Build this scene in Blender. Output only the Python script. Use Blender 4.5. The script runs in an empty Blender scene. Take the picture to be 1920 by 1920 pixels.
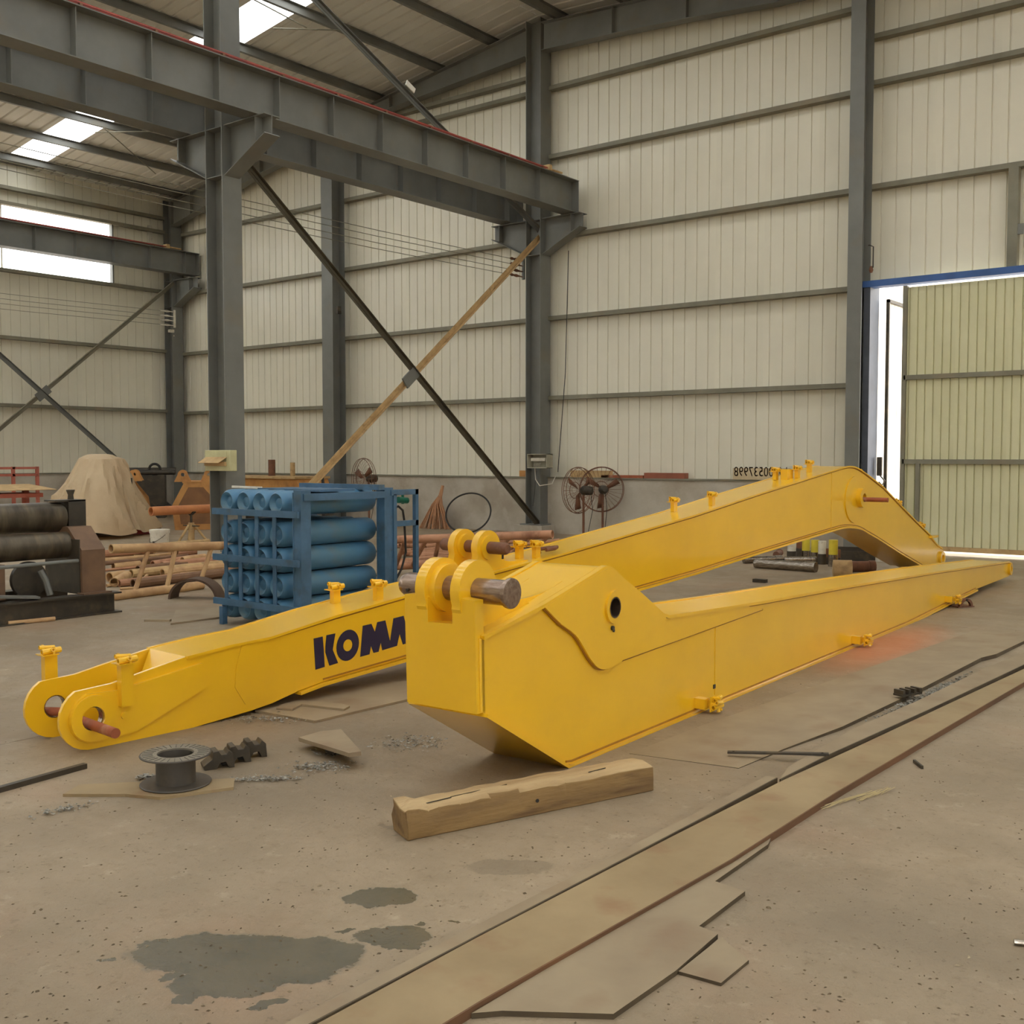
import bpy, bmesh, math, random
from mathutils import Vector, Matrix
from mathutils.geometry import tessellate_polygon
random.seed(7)
PI = math.pi
SC = bpy.context.scene
COL = SC.collection

# ------------------------------------------------------------------ camera
FPX, HEYE, YAW = 2030.0, 1.5, math.radians(38.2)
PITCH = math.atan(103.0 / FPX)
FH = Vector((-math.sin(YAW), math.cos(YAW), 0)); RT = Vector((math.cos(YAW), math.sin(YAW), 0))
FW = FH * math.cos(PITCH) - Vector((0, 0, 1)) * math.sin(PITCH); UP = RT.cross(FW)
EYE = Vector((0, 0, HEYE))
cd = bpy.data.cameras.new('camera'); cam = bpy.data.objects.new('camera', cd); COL.objects.link(cam)
cd.sensor_width = 36; cd.lens = 36 * FPX / 1920; cd.clip_end = 300
M3 = Matrix((RT, UP, -FW)).transposed()
cam.matrix_world = Matrix.Translation(EYE) @ M3.to_4x4()
SC.camera = cam

# ------------------------------------------------------------------ sky, light, exposure
w = bpy.data.worlds.new('overcast_sky'); SC.world = w; w.use_nodes = True
nt = w.node_tree; bg = nt.nodes['Background']
bg.inputs[0].default_value = (0.97, 0.99, 1.0, 1); bg.inputs[1].default_value = 5.8
SC.view_settings.view_transform = 'Standard'; SC.view_settings.look = 'None'
SC.view_settings.gamma = 1.0; SC.view_settings.use_curve_mapping = False
SC.view_settings.exposure = 0.1

# survey helpers: world position of a photo pixel once one coordinate is known
def ray(x, y): return FW + RT * ((x - 960) / FPX) - UP * ((y - 960) / FPX)
def onp(x, y, ax, v):
    d = ray(x, y); return EYE + d * ((v - EYE[ax]) / d[ax])
def GZ(x, y, z=0.0): return onp(x, y, 2, z)
def GX(x, y, X): return onp(x, y, 0, X)
def GY(x, y, Y): return onp(x, y, 1, Y)

# ------------------------------------------------------------------ materials
def lin(c):
    return tuple((v / 255 / 12.92 if v / 255 <= 0.04045 else ((v / 255 + 0.055) / 1.055) ** 2.4) for v in c) + (1,)
def pbr(name, c1, c2=None, scale=3.0, rough=0.6, metal=0.0, bump=0.0, bscale=None, coat=0.0, c3=None, s3=20.0, a3=0.5, stretch=(1, 1, 1), rvar=0.0, spec=0.5):
    m = bpy.data.materials.new(name); m.use_nodes = True
    N = m.node_tree.nodes; L = m.node_tree.links; b = N['Principled BSDF']
    b.inputs['Roughness'].default_value = rough; b.inputs['Metallic'].default_value = metal
    b.inputs['Coat Weight'].default_value = coat; b.inputs['Coat Roughness'].default_value = 0.15
    b.inputs['Specular IOR Level'].default_value = spec
    tc = N.new('ShaderNodeTexCoord'); mp = N.new('ShaderNodeMapping'); mp.inputs['Scale'].default_value = stretch
    L.new(tc.outputs['Object'], mp.inputs['Vector'])
    if c2 is None: c2 = tuple(v * 0.86 for v in c1)
    nz = N.new('ShaderNodeTexNoise'); nz.inputs['Scale'].default_value = scale; nz.inputs['Detail'].default_value = 6; nz.inputs['Roughness'].default_value = 0.6
    L.new(mp.outputs[0], nz.inputs['Vector'])
    mr = N.new('ShaderNodeMapRange'); mr.inputs[1].default_value = 0.35; mr.inputs[2].default_value = 0.65
    L.new(nz.outputs[0], mr.inputs[0])
    mx = N.new('ShaderNodeMix'); mx.data_type = 'RGBA'; mx.inputs[6].default_value = lin(c1); mx.inputs[7].default_value = lin(c2)
    L.new(mr.outputs[0], mx.inputs[0]); out = mx.outputs[2]
    if c3:
        n3 = N.new('ShaderNodeTexNoise'); n3.inputs['Scale'].default_value = s3; n3.inputs['Detail'].default_value = 4
        L.new(mp.outputs[0], n3.inputs['Vector'])
        r3 = N.new('ShaderNodeMapRange'); r3.inputs[1].default_value = 0.55; r3.inputs[2].default_value = 0.72; r3.inputs[4].default_value = a3
        L.new(n3.outputs[0], r3.inputs[0])
        m3 = N.new('ShaderNodeMix'); m3.data_type = 'RGBA'; m3.inputs[7].default_value = lin(c3)
        L.new(r3.outputs[0], m3.inputs[0]); L.new(out, m3.inputs[6]); out = m3.outputs[2]
    L.new(out, b.inputs['Base Color'])
    if rvar:
        rr = N.new('ShaderNodeMapRange'); rr.inputs[3].default_value = max(0.05, rough - rvar); rr.inputs[4].default_value = min(1, rough + rvar)
        L.new(nz.outputs[0], rr.inputs[0]); L.new(rr.outputs[0], b.inputs['Roughness'])
    if bump:
        bn = N.new('ShaderNodeTexNoise'); bn.inputs['Scale'].default_value = bscale or scale * 6; bn.inputs['Detail'].default_value = 5
        L.new(mp.outputs[0], bn.inputs['Vector'])
        bp = N.new('ShaderNodeBump'); bp.inputs['Strength'].default_value = bump; bp.inputs['Distance'].default_value = 0.01
        L.new(bn.outputs[0], bp.inputs['Height']); L.new(bp.outputs[0], b.inputs['Normal'])
    return m
Y_ = pbr('yellow_paint', (244, 192, 30), (236, 184, 28), 1.5, 0.32, bump=0.03, bscale=60, coat=0.7)
STEEL = pbr('grey_painted_steel', (122, 122, 116), (108, 108, 102), 1.2, 0.45, bump=0.03, c3=(120, 108, 84), s3=2.5, a3=0.35)
GIRT = pbr('dusty_girt_steel', (134, 130, 112), (118, 113, 95), 2.0, 0.55, c3=(146, 120, 84), s3=1.2, a3=0.45)
TANBR = pbr('dusty_tan_steel', (200, 168, 118), (176, 144, 98), 4, 0.7, c3=(120, 92, 58), s3=9, a3=0.5)
PANEL = pbr('cream_wall_sheet', (228, 222, 202), (220, 214, 194), 0.8, 0.34, spec=0.5, rvar=0.06)
GATEM = pbr('green_cream_sheet', (214, 210, 172), (204, 200, 160), 0.9, 0.45)
ROOFM = pbr('roof_sheet', (226, 222, 214), (216, 212, 202), 0.7, 0.5)
MASON = pbr('rendered_masonry', (192, 184, 168), (166, 154, 136), 1.1, 0.85, bump=0.3, bscale=25, c3=(192, 186, 172), s3=4, a3=0.6)
BLUE = pbr('blue_rack_paint', (72, 108, 140), (60, 92, 116), 5, 0.5, bump=0.08, c3=(66, 78, 82), s3=6, a3=0.7)
CYLB = pbr('worn_blue_cylinder_paint', (72, 122, 160), (84, 120, 136), 2.2, 0.42, bump=0.06, c3=(112, 112, 102), s3=2.4, a3=0.85)
LINTEL = pbr('blue_lintel_paint', (60, 98, 160), None, 3, 0.5)
NAVY = pbr('navy_letter_paint', (34, 30, 66), (30, 27, 58), 5, 0.4)
RUST = pbr('brown_rusty_steel', (128, 84, 58), (96, 62, 44), 7, 0.65, bump=0.2, c3=(150, 104, 74), s3=14, a3=0.5)
PINK = pbr('orange_rust_rod', (176, 96, 62), (150, 84, 56), 9, 0.6, metal=0.2, c3=(208, 170, 140), s3=7)
CHROME = pbr('bright_pin_steel', (176, 168, 156), (120, 106, 92), 14, 0.24, metal=0.9, stretch=(1, 6, 6))
PIPE = pbr('dusty_brown_pipe', (206, 170, 122), (172, 132, 90), 3, 0.7, bump=0.1, c3=(116, 78, 52), s3=5, a3=0.6)
PIPER = pbr('red_brown_pipe', (190, 140, 106), (160, 112, 82), 3, 0.7, bump=0.1, c3=(110, 70, 50), s3=6, a3=0.6)
PLATE = pbr('mill_scale_plate', (156, 139, 112), (140, 122, 98), 2.2, 0.62, bump=0.05, c3=(122, 88, 60), s3=3, a3=0.4)
PLATEY = pbr('tan_steel_strip', (160, 139, 104), (140, 119, 86), 1.8, 0.6, bump=0.05, c3=(132, 92, 62), s3=5, a3=0.5)
EDGE = pbr('rusted_strip_edge', (122, 84, 54), (84, 62, 42), 4, 0.75, stretch=(1, 0.2, 1))
DARKST = pbr('dark_oily_steel', (74, 66, 54), (56, 50, 42), 4, 0.5, metal=0.2, c3=(104, 90, 66), s3=7, a3=0.5)
ROLL = pbr('worn_roll_steel', (104, 94, 78), (70, 62, 52), 3, 0.38, metal=0.5, c3=(146, 124, 92), s3=2.2, a3=0.5, stretch=(1, 3, 1))
SPOOL = pbr('grey_spool_plastic', (84, 78, 70), (70, 64, 58), 4, 0.55, c3=(120, 106, 82), s3=7, a3=0.3)
WOODM = pbr('weathered_timber', (150, 120, 74), (116, 90, 56), 5, 0.8, bump=0.55, bscale=30, c3=(90, 64, 40), s3=12, a3=0.6, stretch=(0.25, 1.6, 1.6))
WOODT = pbr('pale_top_timber', (190, 164, 122), (160, 132, 92), 6, 0.85, bump=0.6, bscale=34, stretch=(0.2, 1.8, 1.8))
ORANGE = pbr('faded_orange_paint', (204, 150, 84), (180, 124, 66), 2, 0.55, c3=(140, 100, 60), s3=4, a3=0.5)
REDF = pbr('faded_red_frame_paint', (206, 122, 102), (184, 102, 84), 3, 0.6)
RAILRED = pbr('red_conductor_bar', (172, 78, 66), (150, 66, 58), 4, 0.5)
WHITE = pbr('white_plastic', (226, 220, 204), (206, 200, 184), 5, 0.45, c3=(140, 110, 76), s3=16, a3=0.4)
BOXM = pbr('cream_box_paint', (206, 202, 156), (190, 184, 140), 5, 0.5)
TAPE = pbr('yellow_tape', (226, 204, 60), None, 5, 0.5)
RUBBER = pbr('black_rubber', (44, 40, 36), None, 5, 0.6)
BRUSH = pbr('dry_broom_twigs', (196, 148, 110), (166, 118, 84), 20, 0.9, bump=0.8, bscale=60, stretch=(1, 1, 0.15))
CHIPM = pbr('steel_chips', (176, 172, 160), (88, 84, 76), 60, 0.4, metal=0.35)
GREENM = pbr('green_valve_paint', (28, 110, 84), None, 5, 0.4)
LEAFW = pbr('white_door_leaf', (236, 230, 222), None, 1, 0.5)
# tarp: thin woven sheet, some light passes
TARP = pbr('tan_tarp', (232, 208, 170), (214, 186, 148), 1.2, 0.62, bump=0.9, bscale=14)
def translucent(m, col, f):
    N = m.node_tree.nodes; L = m.node_tree.links; b = N['Principled BSDF']; o = N['Material Output']
    t = N.new('ShaderNodeBsdfTranslucent'); t.inputs[0].default_value = lin(col); x = N.new('ShaderNodeMixShader'); x.inputs[0].default_value = f
    L.new(b.outputs[0], x.inputs[1]); L.new(t.outputs[0], x.inputs[2]); L.new(x.outputs[0], o.inputs[0])
translucent(TARP, (210, 180, 130), 0.3)
SKYL = bpy.data.materials.new('clear_roof_sheet'); SKYL.use_nodes = True
def clear(m, col, f):
    N = m.node_tree.nodes; L = m.node_tree.links; b = N['Principled BSDF']; o = N['Material Output']
    b.inputs['Base Color'].default_value = lin(col); b.inputs['Roughness'].default_value = 0.4
    t = N.new('ShaderNodeBsdfTransparent'); t.inputs[0].default_value = (0.98, 0.98, 0.96, 1); x = N.new('ShaderNodeMixShader'); x.inputs[0].default_value = f
    L.new(b.outputs[0], x.inputs[1]); L.new(t.outputs[0], x.inputs[2]); L.new(x.outputs[0], o.inputs[0])
clear(SKYL, (240, 240, 232), 0.82)
GLASS = bpy.data.materials.new('window_sheet'); GLASS.use_nodes = True
clear(GLASS, (230, 235, 240), 0.85)

# floor: dusty concrete with stains that have a shape of their own
def floor_mat():
    m = bpy.data.materials.new('dusty_concrete'); m.use_nodes = True
    N = m.node_tree.nodes; L = m.node_tree.links; b = N['Principled BSDF']
    geo = N.new('ShaderNodeNewGeometry'); P = geo.outputs['Position']
    def noise(s, d=6, r=0.6, vec=P):
        n = N.new('ShaderNodeTexNoise'); n.inputs['Scale'].default_value = s; n.inputs['Detail'].default_value = d; n.inputs['Roughness'].default_value = r
        L.new(vec, n.inputs['Vector']); return n
    def rng(src, a, b_, c=0, d=1):
        r = N.new('ShaderNodeMapRange'); r.inputs[1].default_value = a; r.inputs[2].default_value = b_; r.inputs[3].default_value = c; r.inputs[4].default_value = d
        L.new(src, r.inputs[0]); return r.outputs[0]
    def mix(fac, a, b_):
        x = N.new('ShaderNodeMix'); x.data_type = 'RGBA'
        L.new(fac, x.inputs[0])
        for i, v in ((6, a), (7, b_)):
            if isinstance(v, tuple): x.inputs[i].default_value = v
            else: L.new(v, x.inputs[i])
        return x.outputs[2]
    def math_(op, a, b_):
        x = N.new('ShaderNodeMath'); x.operation = op
        for i, v in ((0, a), (1, b_)):
            if isinstance(v, (int, float)): x.inputs[i].default_value = v
            else: L.new(v, x.inputs[i])
        return x.outputs[0]
    c = mix(rng(noise(0.5, 8, 0.65).outputs[0], .36, .64), lin((164, 146, 121)), lin((136, 119, 96)))
    c = mix(rng(noise(2.6, 8, 0.7).outputs[0], .42, .7, 0, .6), c, lin((136, 121, 98)))
    c = mix(rng(noise(0.9, 5, 0.6).outputs[0], .55, .72, 0, .5), c, lin((154, 122, 96)))
    c = mix(rng(noise(5.5, 8, 0.75).outputs[0], .58, .7, 0, .55), c, lin((184, 168, 142)))
    c = mix(rng(noise(30, 4, 0.7).outputs[0], .60, .70, 0, .7), c, lin((104, 88, 66)))
    c = mix(rng(noise(14, 6, 0.75).outputs[0], .57, .66, 0, .5), c, lin((124, 106, 80)))
    c = mix(rng(noise(1.6, 8, 0.75).outputs[0], .52, .66, 0, .5), c, lin((130, 112, 86)))
    c = mix(rng(noise(9, 3, 0.5).outputs[0], .68, .74, 0, .5), c, lin((112, 98, 76)))
    warp = noise(7, 5, 0.65); wv = N.new('ShaderNodeVectorMath'); wv.operation = 'MULTIPLY_ADD'
    L.new(warp.outputs['Color'], wv.inputs[0]); wv.inputs[1].default_value = (0.16, 0.16, 0); L.new(P, wv.inputs[2])
    def ell(cx, cy, rx, ry, rot, soft=0.06, W=0.08):
        mp = N.new('ShaderNodeMapping'); mp.vector_type = 'TEXTURE'
        mp.inputs['Location'].default_value = (cx + W, cy + W, 0); mp.inputs['Rotation'].default_value = (0, 0, rot); mp.inputs['Scale'].default_value = (rx, ry, 1000)
        L.new(wv.outputs[0], mp.inputs['Vector'])
        ln = N.new('ShaderNodeVectorMath'); ln.operation = 'LENGTH'; L.new(mp.outputs[0], ln.inputs[0])
        return rng(ln.outputs['Value'], 1 - soft, 1 + soft, 1, 0)
    def union(lst):
        o = lst[0]
        for k in lst[1:]: o = math_('MAXIMUM', o, k)
        return o
    A = YAW
    wet = union([ell(-2.66, 1.98, .31, .145, A - .05), ell(-2.48, 2.10, .21, .13, A), ell(-2.50, 1.88, .17, .095, A + .1), ell(-2.44, 2.03, .16, .1, A), ell(-2.84, 1.92, .12, .06, A),
                 ell(-2.60, 2.57, .125, .075, A + .1), ell(-2.35, 2.38, .13, .07, A + .1), ell(-2.28, 2.36, .06, .035, A), ell(-2.27, 2.57, .02, .012, A), ell(-2.33, 2.5, .02, .012, A),
                 ell(-2.31, 1.87, .05, .022, A + .5), ell(-2.66, 1.79, .04, .02, A + .3), ell(-2.53, 1.74, .03, .02, A), ell(-2.92, 1.75, .025, .012, A), ell(-2.5, 2.31, .03, .016, A)])
    dull = union([ell(-2.42, 3.06, .16, .07, A), ell(-3.05, 3.1, .05, .02, A), ell(-1.2, 3.4, .5, .3, 0, .8), ell(-4.3, 4.0, .75, .55, .3, .7), ell(-3.95, 3.0, .5, .35, .5, .8)])
    c = mix(math_('MULTIPLY', dull, .5), c, lin((112, 100, 82)))
    c = mix(math_('MULTIPLY', wet, .85), c, mix(rng(noise(5).outputs[0], .4, .65), lin((88, 84, 68)), lin((70, 71, 60))))
    spray = union([ell(-2.95, 8.55, .28, 1.0, .05, .5)])
    c = mix(math_('MULTIPLY', spray, .5), c, lin((214, 118, 66)))
    L.new(c, b.inputs['Base Color'])
    rb = rng(noise(3, 6).outputs[0], .3, .7, .5, .72)
    L.new(math_('MAXIMUM', math_('SUBTRACT', rb, math_('MULTIPLY', wet, .5)), .09), b.inputs['Roughness'])
    bn = noise(14, 8, .7); bp = N.new('ShaderNodeBump'); bp.inputs['Distance'].default_value = 0.012
    L.new(bn.outputs[0], bp.inputs['Height']); L.new(math_('SUBTRACT', .6, math_('MULTIPLY', wet, .3)), bp.inputs['Strength'])
    L.new(bp.outputs[0], b.inputs['Normal'])
    return m
FLOORM = floor_mat()

# ------------------------------------------------------------------ mesh builder
class MB:
    def __init__(s): s.v = []; s.f = []; s.flatonly = False
    def add(s, vs, fs):
        o = len(s.v); s.v += [tuple(v) for v in vs]; s.f += [tuple(i + o for i in f) for f in fs]; return s
    def box(s, x0, x1, y0, y1, z0, z1):
        vs = [(x, y, z) for z in (z0, z1) for y in (y0, y1) for x in (x0, x1)]
        return s.add(vs, [(0, 2, 3, 1), (4, 5, 7, 6), (0, 1, 5, 4), (2, 6, 7, 3), (0, 4, 6, 2), (1, 3, 7, 5)])
    def bar(s, p, q, wd, ht, up=(0, 0, 1)):
        p, q, up = Vector(p), Vector(q), Vector(up); d = (q - p).normalized(); sd = d.cross(up)
        if sd.length < 1e-5: sd = d.cross(Vector((1, 0, 0)))
        sd.normalize(); u = sd.cross(d).normalized(); vs = []
        for c in (p, q):
            for a, b in ((-1, -1), (1, -1), (1, 1), (-1, 1)): vs.append(c + sd * (a * wd / 2) + u * (b * ht / 2))
        return s.add(vs, [(3, 2, 1, 0), (4, 5, 6, 7), (0, 1, 5, 4), (1, 2, 6, 5), (2, 3, 7, 6), (3, 0, 4, 7)])
    def tube(s, pts, r, n=10, caps=True, r_in=None, closed=False):
        P = [Vector(p) for p in pts]; R = r if isinstance(r, (list, tuple)) else [r] * len(P)
        m = len(P); rings = []; prev = None
        for i, p in enumerate(P):
            if closed: d = P[(i + 1) % m] - P[i - 1]
            else: d = (P[min(i + 1, m - 1)] - P[max(i - 1, 0)])
            d.normalize()
            if prev is None:
                a = Vector((0, 0, 1)) if abs(d.z) < 0.9 else Vector((1, 0, 0))
                u = d.cross(a).normalized()
            else:
                u = (prev - d * prev.dot(d)).normalized()
            prev = u; v = d.cross(u)
            rings.append([p + (u * math.cos(t) + v * math.sin(t)) * R[i] for t in [2 * PI * k / n for k in range(n)]])
        vs = [x for rg in rings for x in rg]; fs = []
        for i in range(m if closed else m - 1):
            j = (i + 1) % m
            for k in range(n): fs.append((i * n + k, i * n + (k + 1) % n, j * n + (k + 1) % n, j * n + k))
        if caps and not closed:
            if r_in:
                o = len(vs)
                for e, rg in ((0, rings[0]), (m - 1, rings[-1])):
                    c = P[e]; q = r_in / R[e]
                    ins = [c + (x - c) * q for x in rg]; dirn = (P[1] - P[0]).normalized() * (1 if e == 0 else -1) * r_in * 2.5
                    deep = [x + dirn for x in ins]; b0 = len(vs); vs += ins + deep; base = e * n
                    for k in range(n):
                        k2 = (k + 1) % n
                        a = (base + k, b0 + k, b0 + k2, base + k2); b_ = (b0 + k, b0 + n + k, b0 + n + k2, b0 + k2)
                        if e == 0: a = a[::1]; fs += [tuple(reversed(a)), tuple(reversed(b_))][:0] + [a[::-1], b_[::-1]]
                        else: fs += [a, b_]
                    fs.append(tuple(b0 + n + k for k in range(n)))
            else:
                fs.append(tuple(reversed(range(n)))); fs.append(tuple((m - 1) * n + k for k in range(n)))
        return s.add(vs, fs)
    def cyl(s, p, q, r, n=16, r_in=None): return s.tube([p, q], r, n, True, r_in)
    def prism(s, loops, a0, a1, fr):
        """loops: outer loop + holes of 2d points; fr(u,v,t)->xyz; extruded t from a0 to a1"""
        if not isinstance(loops[0][0], (list, tuple)): loops = [loops]
        flat = [p for lp in loops for p in lp]; n = len(flat)
        tris = tessellate_polygon([[Vector((p[0], p[1], 0)) for p in lp] for lp in loops])
        vs = [fr(p[0], p[1], a0) for p in flat] + [fr(p[0], p[1], a1) for p in flat]; fs = []
        for t in tris: fs.append(tuple(t)); fs.append(tuple(i + n for i in reversed(t)))
        o = 0
        for lp in loops:
            for k in range(len(lp)):
                a = o + k; b = o + (k + 1) % len(lp); fs.append((a, b, b + n, a + n))
            o += len(lp)
        return s.add(vs, fs)
    def strip(s, pts, y0, y1, t):
        """plate of thickness t under the polyline pts (x,z), between y0 and y1"""
        n = len(pts); low = []
        for i, p in enumerate(pts):
            a = Vector(pts[max(i - 1, 0)]); b = Vector(pts[min(i + 1, n - 1)]); d = (b - a).normalized()
            low.append((p[0] + d.y * t, p[1] - d.x * t))
        vs = []
        for y in (y0, y1):
            vs += [(p[0], y, p[1]) for p in pts] + [(p[0], y, p[1]) for p in low]
        fs = []
        for i in range(n - 1):
            A, B, C_, D = i, i + 1, n + i + 1, n + i
            E = 2 * n
            fs += [(A, D, C_, B), (A + E, B + E, C_ + E, D + E), (A, B, B + E, A + E), (D, D + E, C_ + E, C_)]
        fs += [(0, 2 * n, 3 * n, n), (n - 1, 2 * n - 1, 4 * n - 1, 3 * n - 1)]
        return s.add(vs, fs)
    def lathe(s, prof, n=24, fr=None, close=True):
        """prof (r,h); fr maps (x,y,h)"""
        fr = fr or (lambda x, y, h: (x, y, h)); vs = []; m = len(prof)
        for r, h in prof:
            for k in range(n): t = 2 * PI * k / n; vs.append(fr(r * math.cos(t), r * math.sin(t), h))
        fs = []
        for i in range(m - 1):
            for k in range(n): fs.append((i * n + k, i * n + (k + 1) % n, (i + 1) * n + (k + 1) % n, (i + 1) * n + k))
        if close: fs.append(tuple(reversed(range(n)))); fs.append(tuple((m - 1) * n + k for k in range(n)))
        return s.add(vs, fs)
    def build(s, name, mt, parent=None, loc=None, smooth=True, fix=True):
        me = bpy.data.meshes.new(name); me.from_pydata(s.v, [], s.f)
        if fix:
            bm = bmesh.new(); bm.from_mesh(me); bmesh.ops.recalc_face_normals(bm, faces=bm.faces); bm.to_mesh(me); bm.free()
        if smooth:
            me.polygons.foreach_set('use_smooth', [True] * len(me.polygons)); me.set_sharp_from_angle(angle=math.radians(32))
        me.materials.append(mt); me.update()
        o = bpy.data.objects.new(name, me); COL.objects.link(o)
        if parent: o.parent = parent
        if loc: o.location = loc
        return o
def bevel(o, wd=0.004, seg=2):
    md = o.modifiers.new('bevel', 'BEVEL'); md.width = wd; md.segments = seg; md.limit_method = 'ANGLE'; md.angle_limit = math.radians(40); return o
def link(name, me, parent=None, loc=(0, 0, 0), rot=(0, 0, 0)):
    o = bpy.data.objects.new(name, me); COL.objects.link(o); o.parent = parent; o.location = loc; o.rotation_euler = rot; return o
def tag(o, label, cat, group=None):
    o['label'] = label; o['category'] = cat
    if group: o['group'] = group
    return o
def thing(name, label, cat, loc=(0, 0, 0), rz=0, group=None):
    o = bpy.data.objects.new(name, None); COL.objects.link(o); o.location = loc; o.rotation_euler = (0, 0, rz); o.empty_display_size = .2
    return tag(o, label, cat, group)
def struct(name, loc=(0, 0, 0)):
    o = bpy.data.objects.new(name, None); COL.objects.link(o); o.location = loc; o['kind'] = 'structure'; return o
XZ = lambda u, v, t: (u, t, v)
YZ = lambda u, v, t: (t, u, v)
XY = lambda u, v, t: (u, v, t)
def circ(cx, cy, r, n=24, a0=0, a1=2 * PI):
    full = abs(a1 - a0 - 2 * PI) < 1e-6; k = n if full else n + 1
    return [(cx + r * math.cos(a0 + (a1 - a0) * i / n), cy + r * math.sin(a0 + (a1 - a0) * i / n)) for i in range(k)]

# ================================================================== SETTING
YW = 17.2      # inner face of the back wall girts and masonry
XL = -24.85    # the same on the left wall
def roof_z(x): return 8.3 + .14 * (x + 24.85) if x < -12.78 else 9.99 - .06 * (x + 12.78)

# ---- floor
fl = struct('floor')
for (x0, x1, y0, y1) in ((-5.553, 12, -8, 9.876), (-30, -5.557, -8, 9.876), (-30, 12, 9.884, 17.45)):
    o = MB().box(x0, x1, y0, y1, -0.15, 0).build('concrete_slab', FLOORM, fl)
MB().box(-60, 60, -60, 90, -0.3, -0.06).build('ground_base', pbr('pale_yard', (206, 190, 170), (190, 172, 150), .6, .9), fl)
MB().box(-14, 20, 17.45, 60, -0.1, -0.01).build('yard_paving', pbr('yard_concrete', (226, 214, 200), (210, 196, 180), .6, .9), fl)

# ---- ribbed sheet panel
def sheet(width, height, pitch, first, axis='y', gd=0.018, gw=0.026, thin=None):
    """sheet in x-z plane, face at y=0, grooves run into +y"""
    xs = [(0, 0)]; x = first
    while x < width - gw:
        xs += [(x - gw * .5, 0), (x - gw * .2, gd), (x + gw * .2, gd), (x + gw * .5, 0)]; x += pitch
    xs += [(width, 0)]; n = len(xs)
    vs = [(a, b, 0) for a, b in xs] + [(a, b, height) for a, b in xs]
    fs = [(i, i + 1, n + i + 1, n + i) for i in range(n - 1)]
    m = MB().add(vs, fs); return m
def panel_mesh(name, width, height, pitch, first, mt, **k):
    m = sheet(width, height, pitch, first, **k); m.v = [(v[0] + (.012 if v[0] > width - 1e-6 and width > .8 else 0), v[1], v[2]) for v in m.v]; me = bpy.data.meshes.new(name); me.from_pydata(m.v, [], m.f); me.materials.append(mt); me.update(); return me

# ---- back wall
wb = struct('wall_back')
XD0, XD1 = -6.22, 0.4          # door opening
for x0, x1 in ((-25.1, XD0 - .02), (XD1, 10)):
    MB().box(x0, x1, 17.2, 17.44, 0, 1.08).build('masonry_base', MASON, wb)
    MB().box(x0, x1, 17.17, 17.44, 1.08, 1.11).build('ledge', GIRT, wb)
PW = .94
k = 0; x = -25.1
while x < 10:
    x1 = x + PW; top = max(roof_z(x), roof_z(x1)) + .02
    z0 = 1.1 if (x1 <= XD0 + .05 or x >= XD1) else 4.25
    me = panel_mesh('wall_panel', PW, top - z0, .235, .115, PANEL)
    link('wall_panel', me, wb, (x, 17.375 + .004 * (k % 2), z0)); x = x1; k += 1
def girt(parent, p, q, mt=GIRT):
    """C section, lip up; p,q inner face line"""
    p, q = Vector(p), Vector(q); d = (q - p).normalized(); inn = Vector((-d.y, d.x, 0))
    m = MB(); dz = Vector((0, 0, 1))
    m.bar(p + inn * .07 + dz * .035, q + inn * .07 + dz * .035, .15, .008); m.bar(p + inn * .07 - dz * .035, q + inn * .07 - dz * .035, .15, .008)
    m.bar(p, q, .008, .078); m.bar(p + inn * .14 + dz * .03, q + inn * .14 + dz * .03, .006, .02)
    return m.build('girt', mt, parent)
for z in (2.66, 4.21, 5.77, 7.32, 8.63):
    girt(wb, (-24.8, 17.21, z), (-18.83 if z > 8 else -13.0, 17.21, z)) if z < 8 else None
    if z < 8: pass
    if z != 8.63 or True:
        if z < 4.3: girt(wb, (-12.65, 17.21, z), (-6.6, 17.21, z), GIRT)
        else: girt(wb, (-12.65, 17.21, z), (-6.6, 17.21, z))
girt(wb, (-18.6, 17.21, 8.63), (-13.0, 17.21, 8.63)); girt(wb, (-17.4, 17.21, 8.93), (-13.0, 17.21, 8.93))
for z in (5.78, 7.4, 8.12): girt(wb, (-6.35, 17.21, z), (9.8, 17.21, z))
MB().box(-4.24, -4.10, 17.16, 17.3, 4.28, 5.74).build('door_post', GIRT, wb)
MB().bar((-4.05, 17.15, 4.9), (-4.05, 17.15, 4.75), .03, .08).build('latch', STEEL, wb)

# ---- left wall
wl = struct('wall_left')
MB().box(-25.09, -24.85, -8, 17.4, 0, 1.09).build('masonry_base', MASON, wl)
MB().box(-25.09, -24.82, -8, 17.4, 1.09, 1.12).build('ledge', GIRT, wl)
ZW0, ZW1, YWE = 5.86, 7.34, 15.42
def left_panel(y0, y1, z0, z1, kk):
    me = panel_mesh('wall_panel', y1 - y0, z1 - z0, .235, .115, PANEL)
    link('wall_panel', me, wl, (-25.03 - .004 * (kk % 2), y0, z0), (0, 0, PI / 2))
y = 17.4; k = 0
while y > -7:
    y0 = y - PW
    if y0 >= YWE - .3: left_panel(y0, y, 1.1, 8.32, k)
    else: left_panel(y0, y, 1.1, ZW0, k); left_panel(y0, y, ZW1, 8.32, k)
    y = y0; k += 1
for z in (2.71, 4.28, 5.83, 7.37, 7.73):
    girt(wl, (-24.86, -6, z), (-24.86, 16.9, z))
w1 = struct('window_1')
MB().box(-25.0, -24.995, -6, YWE, ZW0, ZW1).build('glazing', GLASS, w1)
MB().box(-25.02, -24.9, YWE - .02, YWE + .02, ZW0, ZW1).build('frame', STEEL, w1)
for yy in (12.6, 9.8, 7.0): MB().box(-25.0, -24.97, yy, yy + .03, ZW0, ZW1).build('mullion', WHITE, w1)
w2 = struct('window_2')
MB().box(-25.0, -24.96, 16.48, 16.6, 6.9, 7.5).build('glazing', WHITE, w2)

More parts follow.
